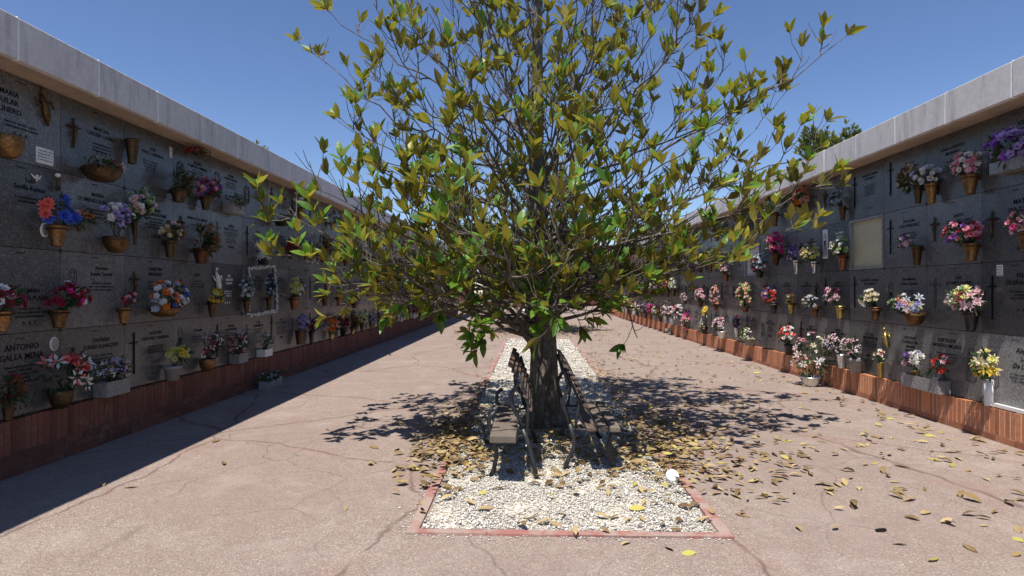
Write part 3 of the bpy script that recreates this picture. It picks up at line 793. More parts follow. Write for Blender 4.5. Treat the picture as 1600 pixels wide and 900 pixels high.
def bouquet(wall, fb, vase, cols, kind, label, hs=.07, dens=1.35, group=None, seed=None, name='flower_arrangement', leafy=1.0):
    """wall L/R/G; fb=(x0,y0,x1,y1) flowers in the photo; vase=(cx,ytop,ybot,width,kind) or None"""
    r = random.Random(seed if seed is not None else hash(label) % 9999 if False else sum(map(ord, label)))
    S = -1 if wall == 'L' else 1
    Xf = LXF if wall == 'L' else RXF
    fx, fy = (fb[0]+fb[2])/2, (fb[1]+fb[3])/2
    vk = vase[4] if vase else None
    if wall == 'G':
        vb, d = at_g(vase[0], vase[2]); vr = vase[3]/2*d/F
        vc = vb
    else:
        d0 = F*(Xf-S*.1)/(fx-830); vr0 = (vase[3]/2*d0/F) if vase else .1
        offx = (.085 if vk in ('box', 'whitebox', 'stonebox') else vr0+.02) if vase else .08
        Xv = Xf-S*offx
        if vase:
            vb, d = at_x(vase[0], vase[2], Xv); vr = vase[3]/2*d/F
        else:
            vb, d = at_x(fx, fb[3], Xv); vr = .05
        vc = vb
        if vc.z < (LZ[0] if wall == 'L' else RZ[0])+.06: vc.z = (LZ[0] if wall == 'L' else RZ[0])+.002
    vh = (vase[2]-vase[1])*d/F if vase else 0
    root = empty(name, vc); tag(root, label, 'flowers', group)
    k = F/d
    fc = Vector(((fx-(vase[0] if vase else fx))/k*0, (fx-(vase[0] if vase else fx))/k*0, 0))
    # centre of the flowers relative to the root
    if wall == 'G': C = Vector(((fx-vase[0])/k, 0, HCAM+(451-fy)/k-vc.z))
    else:
        # shift along the wall
        ccx = Xf-S*max(.12, offx+.02); pp, _ = at_x(fx, fy, ccx); C = pp-vc
    rx = (fb[2]-fb[0])/2/k; rz = (fb[3]-fb[1])/2/k
    if wall != 'G':
        dep = min(.16, max(.09, rx*.8)); rad = Vector((dep, rx*1.0, rz))
    else: rad = Vector((rx, rx*.8, rz))
    if vase:
        b, m = vase_mesh(vk, vr, vh); b.build('vase', M[m], root, smooth=vk not in ('box', 'whitebox', 'stonebox'))
        if wall != 'G' and vk not in ('box', 'whitebox', 'stonebox', 'tube', 'pot', 'blackpot') and vc.z > .7:
            br = MB(); br.box((S*(offx/2), 0, vh*.8), (offx, .015, .03)); br.tube([(math.cos(a)*vr*1.05, math.sin(a)*vr*1.05, vh*.8) for a in np.linspace(0, 6.283, 13)], .006, 5, cap=False); br.build('bracket', M['bronze_d'], root)
    rad *= 1.06; hs *= 1.06
    # heads on the outward side of an ellipsoid
    area = rad.y*rad.z*4
    n = int(max(5, min(70, area/(hs*hs)*1.25*dens)))
    if kind == 'mum' : n = int(n*.9)
    if kind == 'dry': n = min(70, n*2+10)
    by = {}
    lf = MB()
    mouth = Vector((0, 0, vh*.9))
    for i in range(n):
        for _ in range(20):
            a = Vector((r.gauss(0, 1), r.gauss(0, 1), r.gauss(0, 1))).normalized()
            if wall != 'G' and a.x*S > .35: continue
            if a.z < -.75: continue
            break
        q = C+Vector((a.x*rad.x, a.y*rad.y, a.z*rad.z))*r.uniform(.62, .98)
        if wall != 'G' and (q.x+vc.x-Xf)*S > -.03: q.x = (Xf-S*.035)-vc.x
        nn = Vector((a.x-S*.6*(wall != 'G'), a.y-.35, a.z*.8+.35)).normalized()
        cn = cols[min(len(cols)-1, int((.5+.5*a.y*(-S if wall != 'G' else 1)+r.uniform(-.25, .25))*len(cols)))] if len(cols) > 1 and r.random() < .6 else r.choice(cols)
        cn = cn if isinstance(cn, str) else cn
        kk = kind if isinstance(kind, str) else r.choice(kind)
        mb = by.setdefault(cn, MB())
        head(mb, q, nn, hs*r.uniform(.8, 1.25), COL[cn], kk, r)
        if r.random() < .7: lf.tone = (r.random()*.6, 0, 0); lf.tube([mouth+Vector((r.uniform(-.3, .3)*vr, r.uniform(-.3, .3)*vr, 0)), (mouth+q)/2+Vector((0, 0, .01)), q], .0022, 3, cap=False)
    for i in range(int(n*2.6*leafy)):
        a = Vector((r.gauss(0, 1), r.gauss(0, 1), r.gauss(-.2, .9))).normalized()
        if wall != 'G' and a.x*S > .5: a.x *= -1
        q = C+Vector((a.x*rad.x, a.y*rad.y, a.z*rad.z))*r.uniform(.25, .85)
        if wall != 'G' and (q.x+vc.x-Xf)*S > -.02: q.x = (Xf-S*.03)-vc.x
        dd = (a+Vector((0, 0, r.uniform(-.3, .4)))).normalized()
        if wall != 'G': dd.x = -S*abs(dd.x)
        fleaf(lf, q, dd, hs*r.uniform(.6, 1.3), hs*r.uniform(.25, .5), r)
    for cn, mb in by.items():
        mb.build('blossoms', M['petal'], root)
    lf.build('greenery', M['leaf_f'], root)
    return root

# ---- left wall, measured one by one
bouquet('L', (126, 248, 192, 272), (160, 262, 284, 52, 'darkbowl'), ['brown', 'rust', 'crimson', 'white'], 'dry', 'wilted brown and rust wreath bowl on the top row slab of the left wall', .05)
bouquet('L', (262, 262, 304, 308), (280, 296, 316, 26, 'darkcone'), ['brown', 'brown', 'grey'], 'dry', 'dried dark brown bunch near the top of the left wall, left of a pink bunch', .07)
bouquet('L', (300, 276, 350, 312), (322, 306, 328, 18, 'darkcone'), ['pink', 'purple', 'pale', 'crimson'], 'rose', 'pink and plum bunch on the top row of the left wall', .06)
bouquet('L', (346, 302, 388, 326), (366, 318, 334, 38, 'box'), ['grey', 'brown', 'green'], 'small', 'grey faded flowers in stone trough on the top row of the left wall', .05)
bouquet('L', (282, 232, 330, 243), None, ['crimson', 'crimson', 'rust'], 'rose', 'dark red garland tucked under the soffit of the left wall', .05)
bouquet('L', (54, 305, 122, 350), (90, 352, 385, 27, 'cone'), ['coral', 'coral', 'blue', 'blue'], 'mum', 'large coral and blue pompon flowers in bronze vase on the left wall', .105, 1.0)
bouquet('L', (112, 330, 148, 352), (124, 350, 362, 8, 'darkcone'), ['white', 'orange'], 'mum', 'small orange and white flowers just right of the coral and blue pompons', .06)
bouquet('L', (158, 320, 208, 358), (182, 370, 395, 34, 'bowl'), ['white', 'lilac', 'lilac'], 'rose', 'lilac and white roses over a round bronze bowl on the left wall', .075)
bouquet('L', (198, 295, 244, 342), (212, 345, 383, 7, 'darkcone'), ['pale', 'green', 'pale', 'white'], 'rose', 'pale pink and green bunch on a thin dark holder on the left wall', .06)
bouquet('L', (245, 346, 292, 376), (267, 376, 402, 20, 'darkcone'), ['cream', 'brown', 'pale', 'tan'], 'rose', 'cream and brown faded roses in dark vase, second row of the left wall', .055)
bouquet('L', (290, 352, 346, 398), (316, 388, 412, 28, 'copper'), ['rust', 'tan', 'brown'], 'dry', 'dried rust coloured bouquet in copper vase on the left wall', .09, 1.5)
bouquet('L', (394, 376, 432, 406), (412, 402, 414, 20, 'blackpot'), ['white', 'silver', 'white'], 'lily', 'white star lilies on the second row of the left wall beside the magnolia leaves', .07)
bouquet('L', (428, 335, 455, 350), (441, 345, 353, 26, 'blackpot'), ['brown', 'navy'], 'small', 'dark withered plant in a tray high on the left wall beside the leaves', .05)
bouquet('L', (-20, 445, 36, 490), (4, 486, 518, 24, 'cone'), ['crimson', 'white', 'crimson', 'magenta'], 'rose', 'crimson and white flowers in bronze vase at the left edge of the third row', .075)
bouquet('L', (72, 442, 138, 482), (93, 484, 512, 27, 'cone'), ['crimson', 'crimson', 'white', 'magenta'], 'rose', 'crimson roses with white sprigs in bronze vase, third row of the left wall', .065)
bouquet('L', (188, 456, 212, 478), (194, 480, 505, 18, 'cone'), ['pink', 'crimson'], 'rose', 'tiny pink bunch in small bronze vase beside the orange and white basket', .05)
bouquet('L', (224, 440, 302, 488), (258, 480, 495, 42, 'basket'), ['silver', 'white', 'orange', 'orange', 'blue', 'white'], 'rose', 'basket of orange, white and blue flowers on the third row of the left wall', .075)
bouquet('L', (324, 450, 350, 476), (332, 470, 493, 15, 'darkcone'), ['yellow', 'yellow', 'lemon'], 'mum', 'bright yellow flowers in dark vase beside the black slab on the left wall', .055)
bouquet('L', (372, 432, 400, 468), (386, 466, 486, 12, 'darkcone'), ['silver', 'grey', 'white'], 'rose', 'blue grey roses at the left side of the white flower garland', .05)
bouquet('L', (412, 428, 432, 466), (421, 464, 484, 10, 'darkcone'), ['navy', 'silver', 'navy'], 'rose', 'navy and silver roses at the right side of the white flower garland', .05)
bouquet('L', (446, 430, 478, 466), (460, 464, 484, 16, 'copper'), ['lemon', 'white', 'yellow', 'silver'], 'mum', 'lemon, yellow and white pompons in copper vase on the left wall', .065)
bouquet('L', (498, 446, 520, 464), (508, 462, 478, 12, 'darkcone'), ['pink', 'pale'], 'rose', 'small pink bunch on the third row of the far left wall', .06)
bouquet('L', (521, 450, 540, 466), (530, 464, 478, 10, 'copper'), ['yellow', 'lemon'], 'mum', 'small yellow pompons on the third row of the far left wall', .07)
bouquet('L', (543, 460, 565, 476), (554, 474, 482, 10, 'darkcone'), ['silver', 'lilac'], 'rose', 'pale lilac bunch on the third row of the far left wall', .06)
bouquet('L', (-5, 588, 32, 632), (14, 626, 662, 20, 'darkcone'), ['brown', 'rust', 'crimson'], 'dry', 'withered brown flowers in dark vase standing on the left ledge at the photo edge', .08)
bouquet('L', (56, 556, 158, 612), (96, 602, 632, 32, 'darkbowl'), ['white', 'white', 'red', 'coral', 'white', 'silver'], ['lily', 'rose', 'lily'], 'big bunch of white lilies and red roses in dark bowl on the left ledge', .10, .9, leafy=1.5)
bouquet('L', (142, 560, 208, 592), (176, 590, 613, 52, 'box'), ['white', 'lilac', 'silver', 'pale'], 'small', 'white and lilac flowers in long grey stone trough on the left ledge', .055, 1.3)
bouquet('L', (260, 540, 300, 567), (270, 565, 588, 26, 'pot'), ['lemon', 'yellow', 'lemon'], 'mum', 'lemon yellow pompons in grey pot on the left ledge', .08)
bouquet('L', (310, 518, 352, 558), (325, 556, 576, 24, 'bowl'), ['crimson', 'white', 'white', 'crimson'], 'small', 'crimson and white flowers in bronze bowl on the left ledge', .06)
bouquet('L', (352, 518, 392, 556), (374, 553, 568, 30, 'box'), ['crimson', 'silver', 'pale', 'crimson'], 'small', 'crimson and pale flowers in grey trough on the left ledge', .06)
bouquet('L', (398, 518, 430, 544), (414, 542, 553, 26, 'whitebox'), ['grey', 'white', 'green'], 'small', 'dusty white flowers in white trough on the left ledge', .045)
bouquet('L', (462, 490, 484, 520), (468, 516, 538, 14, 'darkcone'), ['lilac', 'silver', 'blue'], 'rose', 'blue and lilac bunch on the left ledge beside a plum bunch', .06)
bouquet('L', (480, 498, 498, 520), (487, 518, 538, 9, 'blackcone'), ['crimson', 'purple'], 'rose', 'plum coloured bunch in black cone vase on the left ledge', .06)
# ledge flowers of the far part
cyc = [(['yellow', 'green'], 'mum', 'yellow and green'), (['crimson', 'pink'], 'rose', 'dark crimson'), (['white', 'pale'], 'rose', 'white and pale pink'), (['lilac', 'purple'], 'small', 'purple'),
       (['white', 'cream'], 'rose', 'cream white'), (['orange', 'peach'], 'mum', 'orange'), (['pink', 'magenta'], 'rose', 'bright pink'), (['silver', 'white'], 'small', 'silver white'), (['lemon', 'white'], 'mum', 'lemon and white'), (['rust', 'tan'], 'dry', 'dried rust')]
r = random.Random(77)
ROWN = ['top row', 'second row', 'third row', 'ledge']
def far_run(wall, xs, row, grp):
    for px in xs:
        X = (LXF if wall == 'L' else RXF)*.975; d = F*X/(px-830)
        z = {('L', 3): LZ[0], ('R', 3): RZ[0]}.get((wall, row), (LZ if wall == 'L' else RZ)[3-row]+.18)
        yb = 451-(z-HCAM)*F/d; s_ = r.uniform(.85, 1.2)*(1 if wall == 'L' else 1.25)*F/d
        c_, k_, nm = r.choice(cyc)
        vk = r.choice(['cone', 'darkcone', 'copper', 'gold', 'blackpot', 'pot', 'silver', 'tube'] if row == 3 else ['cone', 'darkcone', 'copper', 'gold', 'cone'])
        hv = r.uniform(.15, .22)
        fb = (px-.17*s_, yb-(hv+.30)*s_, px+.17*s_, yb-(hv-.03)*s_)
        lab = 'small %s flowers in %s, %s, far %s wall' % (nm, VNAME[vk], ROWN[row], 'left' if wall == 'L' else 'right')
        bouquet(wall, fb, (px, yb-hv*s_, yb, .13*s_, vk), c_, k_, lab, .085, group=grp, seed=int(px*7+row))
far_run('L', [518, 536, 551, 566, 580, 592, 604, 616, 627, 637, 647, 656, 665, 673, 681, 688], 3, 'flowers along the far left ledge')
far_run('L', [575, 590, 606, 621, 636, 650, 662, 674], 2, 'flowers on the third row of the far left wall')
far_run('L', [455, 478, 505, 540, 566, 600, 630, 655], 1, 'flowers on the second row of the far left wall')
far_run('L', [470, 520, 585, 640], 0, 'flowers on the top row of the far left wall')
# ---- right wall
bouquet('R', (1545, 202, 1612, 258), (1578, 252, 1270, 1, 'box') if False else (1580, 250, 268, 60, 'stonebox'), ['lilac', 'purple', 'lilac'], 'rose', 'big lilac roses in granite trough high at the right edge of the right wall', .10)
bouquet('R', (1484, 236, 1536, 276), (1515, 273, 303, 24, 'cone'), ['cream', 'pale', 'pink', 'white'], 'rose', 'pink and cream roses in bronze vase on the top row of the right wall', .06)
bouquet('R', (1424, 260, 1470, 290), (1455, 286, 318, 17, 'cone'), ['white', 'silver', 'white'], 'rose', 'white roses in bronze vase on the top row of the right wall', .07)
bouquet('R', (1406, 262, 1436, 300), (1434, 290, 318, 14, 'darkcone'), ['rust', 'brown', 'cream'], 'dry', 'dry rust twigs in dark vase beside the white roses on the right wall', .07)
bouquet('R', (1292, 295, 1318, 326), (1316, 322, 345, 11, 'cone'), ['lilac', 'grey', 'silver'], 'rose', 'faded lilac bunch in bronze vase on the top row of the right wall', .05)
bouquet('R', (1472, 345, 1540, 382), (1517, 380, 408, 22, 'cone'), ['red', 'pink', 'purple', 'crimson', 'pink'], 'rose', 'red, pink and purple flowers in bronze vase, second row of the right wall', .065)
bouquet('R', (1402, 368, 1426, 388), (1432, 384, 414, 16, 'cone'), ['purple', 'pale'], 'rose', 'sparse purple sprig beside a bare bronze vase on the right wall', .05)
bouquet('R', (1578, 328, 1618, 366), (1604, 362, 392, 24, 'cone'), ['pink', 'magenta', 'pale'], 'rose', 'bright pink roses cut by the right edge of the photo', .07)
bouquet('R', (1296, 370, 1332, 402), (1316, 398, 422, 14, 'copper'), ['white', 'cream', 'white', 'green'], 'rose', 'white flowers in copper vase beside the cream board on the right wall', .05)
bouquet('R', (1230, 384, 1252, 410), (1244, 406, 428, 10, 'silver'), ['purple', 'lilac'], 'rose', 'violet flowers in slim silver vase on the right wall', .06)
bouquet('R', (1248, 382, 1284, 410), (1272, 408, 427, 10, 'silver'), ['cream', 'tan', 'cream', 'lemon'], 'rose', 'cream and tan flowers in slim silver vase on the right wall', .06)
bouquet('R', (1166, 396, 1206, 428), (1186, 424, 434, 14, 'blackpot'), ['crimson', 'brown', 'white', 'silver'], 'rose', 'dark plum and white flowers beside the pale board on the right wall', .07)
bouquet('R', (1122, 408, 1146, 430), (1134, 428, 440, 9, 'copper'), ['tan', 'pale'], 'rose', 'tan and pale flowers left of the pale board on the right wall', .06)
bouquet('R', (1476, 448, 1546, 488), (1516, 486, 517, 23, 'blackcone'), ['pale', 'white', 'green', 'lemon', 'crimson', 'pale'], ['lily', 'rose'], 'pale pink and green flowers in black vase, third row of the right wall', .07)
bouquet('R', (1386, 460, 1448, 492), (1428, 488, 508, 28, 'bowl'), ['green', 'white', 'coral', 'peach', 'lilac', 'silver'], ['lily', 'rose'], 'orange lily with white and lilac flowers in bronze bowl, right wall', .07)
bouquet('R', (1343, 452, 1376, 482), (1367, 480, 501, 15, 'copper'), ['white', 'cream'], 'rose', 'creamy white roses in copper vase, third row of the right wall', .055)
bouquet('R', (1286, 448, 1316, 478), (1312, 478, 498, 13, 'gold'), ['magenta', 'pale', 'pale'], 'rose', 'magenta and pale pink flowers beside a shiny brass vase on the right wall', .06)
bouquet('R', (1252, 460, 1282, 482), (1273, 478, 495, 12, 'copper'), ['white', 'pale', 'silver'], 'small', 'pinkish white flowers in copper vase, third row of the right wall', .055)
bouquet('R', (1226, 460, 1244, 476), (1236, 472, 490, 11, 'gold'), ['cream', 'brown'], 'rose', 'single cream flower in round brass vase on the right wall', .05)
bouquet('R', (1188, 448, 1218, 476), (1208, 472, 490, 14, 'blackcone'), ['white', 'white', 'blue', 'red', 'red'], 'rose', 'white, blue and red flowers in black cone vase on the right wall', .065)
bouquet('R', (1140, 441, 1186, 482), (1164, 478, 488, 12, 'copper'), ['pale', 'cream', 'green', 'peach', 'cream'], 'rose', 'wide cream and peach bouquet on the third row of the right wall', .07)
bouquet('R', (1106, 446, 1130, 480), (1118, 476, 484, 10, 'copper'), ['tan', 'peach', 'pale'], 'rose', 'peach and tan bouquet on the third row of the right wall', .07)
bouquet('R', (1080, 452, 1108, 472), (1094, 470, 480, 9, 'copper'), ['white', 'pink', 'pale'], 'rose', 'pink and white bouquet on the third row of the far right wall', .07)
bouquet('R', (1062, 457, 1078, 470), (1070, 468, 476, 7, 'darkcone'), ['white', 'pale'], 'rose', 'little white bouquet on the third row of the far right wall', .07)
bouquet('R', (1522, 546, 1560, 592), (1544, 588, 628, 13, 'tube'), ['yellow', 'lemon', 'yellow', 'cream'], ['lily', 'rose'], 'yellow lilies and cream rose in tall white vase on the right ledge', .085)
bouquet('R', (1458, 556, 1484, 584), (1444, 592, 612, 88, 'stonebox'), ['red', 'pale', 'red'], 'rose', 'red and pink roses in granite trough on the right ledge', .06)
bouquet('R', (1412, 548, 1446, 576), (1430, 574, 600, 12, 'gold'), ['purple', 'purple', 'pale', 'white'], 'mum', 'violet pompons in brass vase on the right ledge', .08)
bouquet('R', (1362, 546, 1388, 566), (1375, 564, 588, 11, 'gold'), ['red', 'white', 'cream'], 'small', 'little red and white flowers in tall brass vase on the right ledge', .05)
bouquet('R', (1316, 528, 1350, 560), (1336, 556, 578, 20, 'pot'), ['pink', 'pale', 'white'], 'small', 'pink blossom bunch in grey pot on the right ledge', .06)
bouquet('R', (1282, 520, 1324, 554), (1314, 550, 572, 14, 'silver'), ['lilac', 'pale', 'pale'], 'small', 'pinkish lilac blossom in silver vase on the right ledge', .06)
bouquet('R', (1216, 510, 1246, 538), (1232, 536, 553, 14, 'blackpot'), ['red', 'coral', 'white'], 'rose', 'red flowers in black pot on the right ledge', .065)
bouquet('R', (1154, 512, 1184, 534), (1170, 530, 541, 18, 'pot'), ['cream', 'lemon', 'white'], 'small', 'cream yellow flowers in grey pot on the right ledge', .07)
bouquet('R', (1108, 496, 1138, 518), (1128, 515, 526, 16, 'silver'), ['white', 'pink', 'pale'], 'rose', 'pink and white roses in silver pot on the right ledge', .07)
bouquet('R', (1096, 480, 1112, 494), (1101, 494, 522, 8, 'pot'), ['yellow'], 'sun', 'tall yellow sunflower on the right ledge', .16, .3)
bouquet('R', (1090, 498, 1108, 516), (1100, 512, 522, 12, 'blackpot'), ['white', 'cream'], 'small', 'small cream sprigs below the yellow sunflower on the right ledge', .07)
bouquet('R', (1144, 492, 1158, 515), (1151, 512, 526, 9, 'silver'), ['crimson', 'navy'], 'rose', 'dark red upright bunch in silver vase on the right ledge', .06)
bouquet('G', (1240, 516, 1300, 596), (1266, 588, 603, 34, 'silver'), ['white', 'pale', 'cream', 'white', 'pink', 'green'], ['rose', 'small', 'lily'], 'tall heap of white and pale pink flowers on the paving by the right wall', .085, 1.35, leafy=1.2)
bouquet('G', (1064, 486, 1098, 524), (1082, 516, 531, 22, 'blackpot'), ['magenta', 'pink', 'magenta', 'cream'], ['lily', 'rose'], 'bright magenta flowers in black pot on the paving by the right wall', .12)
bouquet('G', (1040, 512, 1056, 521), (1048, 518, 523, 12, 'whitebox') if False else (1048, 517, 523, 10, 'silver'), ['white', 'white'], 'rose', 'low clump of white flowers on the paving beside the magenta flowers', .08)
cyc += [(['pink', 'pale', 'white'], 'rose', 'pink and white')]*4+[(['white', 'pale'], 'rose', 'white')]*2
far_run('R', [1060, 1050, 1040, 1032, 1024, 1016, 1009, 1002, 996, 990, 984, 979, 974, 969], 3, 'flowers along the far right ledge')
far_run('R', [1052, 1043, 1034, 1025, 1016, 1007, 999, 991, 983], 2, 'flowers on the third row of the far right wall')
far_run('R', [1212, 1110, 1094, 1078, 1062, 1046, 1030, 1014], 1, 'flowers on the second row of the far right wall')
far_run('R', [1252, 1210, 1160, 1120, 1070], 0, 'flowers on the top row of the far right wall')

# bare bowls and wreath discs on the left wall
def bare(px, py0, py1, w_, kind, label, nm='bronze_vase', wall='L'):
    Xf = LXF if wall == 'L' else RXF; S = -1 if wall == 'L' else 1
    d = F*Xf/(px-830); vr = w_/2*d/F; p, d = at_x(px, py1, Xf-S*(vr+.01)); h_ = (py1-py0)*d/F
    rt = empty(nm, p); tag(rt, label, 'vase')
    b, m = vase_mesh(kind, vr, h_); b.build('body', M[m], rt, smooth=True)
    b = MB(); b.box((S*(vr+.005)/2, 0, h_*.7), (vr+.01, .02, .03)); b.build('bracket', M['bronze_d'], rt)
bare(14, 212, 247, 38, 'bowl', 'wide bare bronze bowl on the top row at the left photo edge')
bare(207, 218, 256, 20, 'darkcone', 'slim dark bronze holder on the top row of the left wall')
# hanging balls beside the pink lilies of the right wall
rt = empty('ball_ornament', at_x(1530, 462, RXF-.05)[0]); tag(rt, 'four dusty pink balls on a wire beside the pale pink and green flowers', 'ornament')
wr = MB(); wr.tube([(-.0, 0, -.14), (0, 0, 0), (0, -.02, .1)], .003, 4); wr.build('wire', M['iron'], rt)
for (dy, dz) in ((.0, .09), (.05, .05), (-.03, -.01), (-.03, -.09)):
    b = MB(); b.lathe([(.002, -.03), (.02, -.024), (.031, 0), (.02, .024), (.002, .03)], 12, (-.02, dy, dz)); b.build('ball', simple('dusty_pink', (.45, .26, .28), .6) if 'dusty_pink' not in M else M['dusty_pink'], rt, smooth=True)
# white garland framing a slab on the left wall
rt = empty('flower_garland', at_x(406, 495, LXF+.05)[0]); tag(rt, 'rectangular garland of white flowers framing a slab of the left wall', 'garland', None)
gb = MB(); gr = random.Random(4); core = MB()
pts = [(386, 490), (386, 420), (426, 416), (430, 458), (430, 486), (386, 493)]
P3 = [at_x(x, y, LXF+.05)[0]-rt.location for x, y in pts]
core.tube(P3, .012, 5)
for a, c in zip(P3[:-1], P3[1:]):
    n_ = int((c-a).length/.028)
    for i in range(n_):
        q = a.lerp(c, i/n_)+Vector((.02+gr.uniform(0, .02), gr.uniform(-.02, .02), gr.uniform(-.02, .02)))
        head(gb, q, Vector((1, gr.uniform(-.8, .2), gr.uniform(-.3, .8))), .05, COL['white'], 'rose', gr)
gb.build('blossoms', M['petal'], rt); core.build('wire_frame', M['iron'], rt)

# long troughs on the ground at the foot of the left wall
def trough(px0, px1, py, label, cols):
    a, d = at_g((px0+px1)/2, py); L_ = .55
    rt = empty('flower_trough', a, R(0)); tag(rt, label, 'flowers')
    b = MB(); b.box((0, 0, .01), (.16, L_, .02)); b.box((-.073, 0, .08), (.014, L_-.002, .13)); b.box((.073, 0, .08), (.014, L_-.002, .13)); b.box((0, L_/2-.007, .081), (.13, .014, .13)); b.box((0, -L_/2+.007, .081), (.13, .014, .13)); b.build('trough', M['greypot'], rt)
    b = MB(); b.box((0, 0, .11), (.13, L_-.03, .02)); b.build('soil', M['dark'], rt)
    fb = MB(); lf = MB(); rr = random.Random(int(px0))
    for i in range(42):
        q = Vector((rr.uniform(-.1, .1), rr.uniform(-.3, .3), rr.uniform(.15, .26)))
        head(fb, q, Vector((rr.uniform(-.3, 1), rr.uniform(-1, .3), 1)), .055, COL[rr.choice(cols)], 'small', rr)
    for i in range(130):
        q = Vector((rr.uniform(-.1, .1), rr.uniform(-.3, .3), rr.uniform(.11, .22)))
        fleaf(lf, q, Vector((rr.uniform(-1, 1), rr.uniform(-1, 1), 1)).normalized(), .07, .03, rr)
    fb.build('blossoms', M['petal'], rt); lf.build('greenery', M['leaf_f'], rt)
trough(398, 450, 606, 'grey trough of small white flowers on the ground below the left wall', ['white', 'silver', 'grey'])
trough(640, 668, 512, 'grey trough with pale flowers on the ground far along the left wall', ['pale', 'white', 'pink'])
trough(672, 700, 499, 'pinkish flower trough on the ground near the far end of the left wall', ['pale', 'pink', 'silver'])

# ---------------------------------------------------------------- leaves
def leaf(b, p, d, n, L, W_, tone, fold=.18, bend=.12, rows=((.0, .08), (.3, .85), (.58, 1.0), (.82, .58), (1, .0))):
    s_ = d.cross(n).normalized(); base = len(b.v)
    for (t, w_) in rows:
        c = p+d*(L*t)+n*(-bend*L*t*t)
        ww = W_/2*w_
        b.v.append(tuple(c-s_*ww+n*(fold*ww))); b.v.append(tuple(c)); b.v.append(tuple(c+s_*ww+n*(fold*ww)))
    for i in range(len(rows)-1):
        a = base+i*3
        b.f.append((a, a+3, a+4, a+1)); b.f.append((a+1, a+4, a+5, a+2)); b.t += [tone, tone]
# check of winding: first face normal must follow n
def leaf_winding():
    t = MB(); leaf(t, Vector((0, 0, 0)), Vector((1, 0, 0)), Vector((0, 0, 1)), 1, .4, (0, 0, 0), fold=0, bend=0)
    a, b_, c = (Vector(t.v[i]) for i in t.f[1][:3]); return (b_-a).cross(c-b_).z > 0
FLIP = not leaf_winding()
if FLIP:
    _leaf = leaf
    def leaf(b, *a, **k):
        n0 = len(b.f); _leaf(b, *a, **k)
        for i in range(n0, len(b.f)): b.f[i] = b.f[i][::-1]

def whorl(b, p, ax, r, n=None, L=.135, cheap=False, droop=0):
    ax = ax.normalized(); u = ax.orthogonal().normalized(); v = ax.cross(u)
    n = n or r.randint(5, 8)
    base_t = r.random()
    for k in range(n):
        a = k*2.4+r.uniform(-.3, .3); tl = R(r.uniform(14, 52)) if k < n-2 else R(r.uniform(4, 20))
        o_ = u*math.cos(a)+v*math.sin(a)
        d = (ax*math.cos(tl)+o_*math.sin(tl)-Vector((0, 0, droop))).normalized()
        nn = (ax-d*ax.dot(d))
        nn = nn.normalized() if nn.length > .05 else d.orthogonal().normalized()
        nn = (Matrix.Rotation(r.uniform(-.35, .35), 3, d) @ nn).normalized()
        l_ = L*r.uniform(.5, 1.25)
        yel = 0
        q = r.random()
        if q < .035: yel = r.uniform(.5, .95)
        tone = (min(1, max(0, base_t*.55+r.uniform(-.1, .55))), yel, 0)
        st = p-ax*(.03*r.random())+o_*.004
        if cheap: leaf(b, st, d, nn, l_, l_*.42, tone, rows=((0, .1), (.5, 1), (1, 0)))
        else: leaf(b, st, d, nn, l_, l_*r.uniform(.34, .44), tone, fold=r.uniform(.05, .4), bend=r.uniform(-.12, .38))

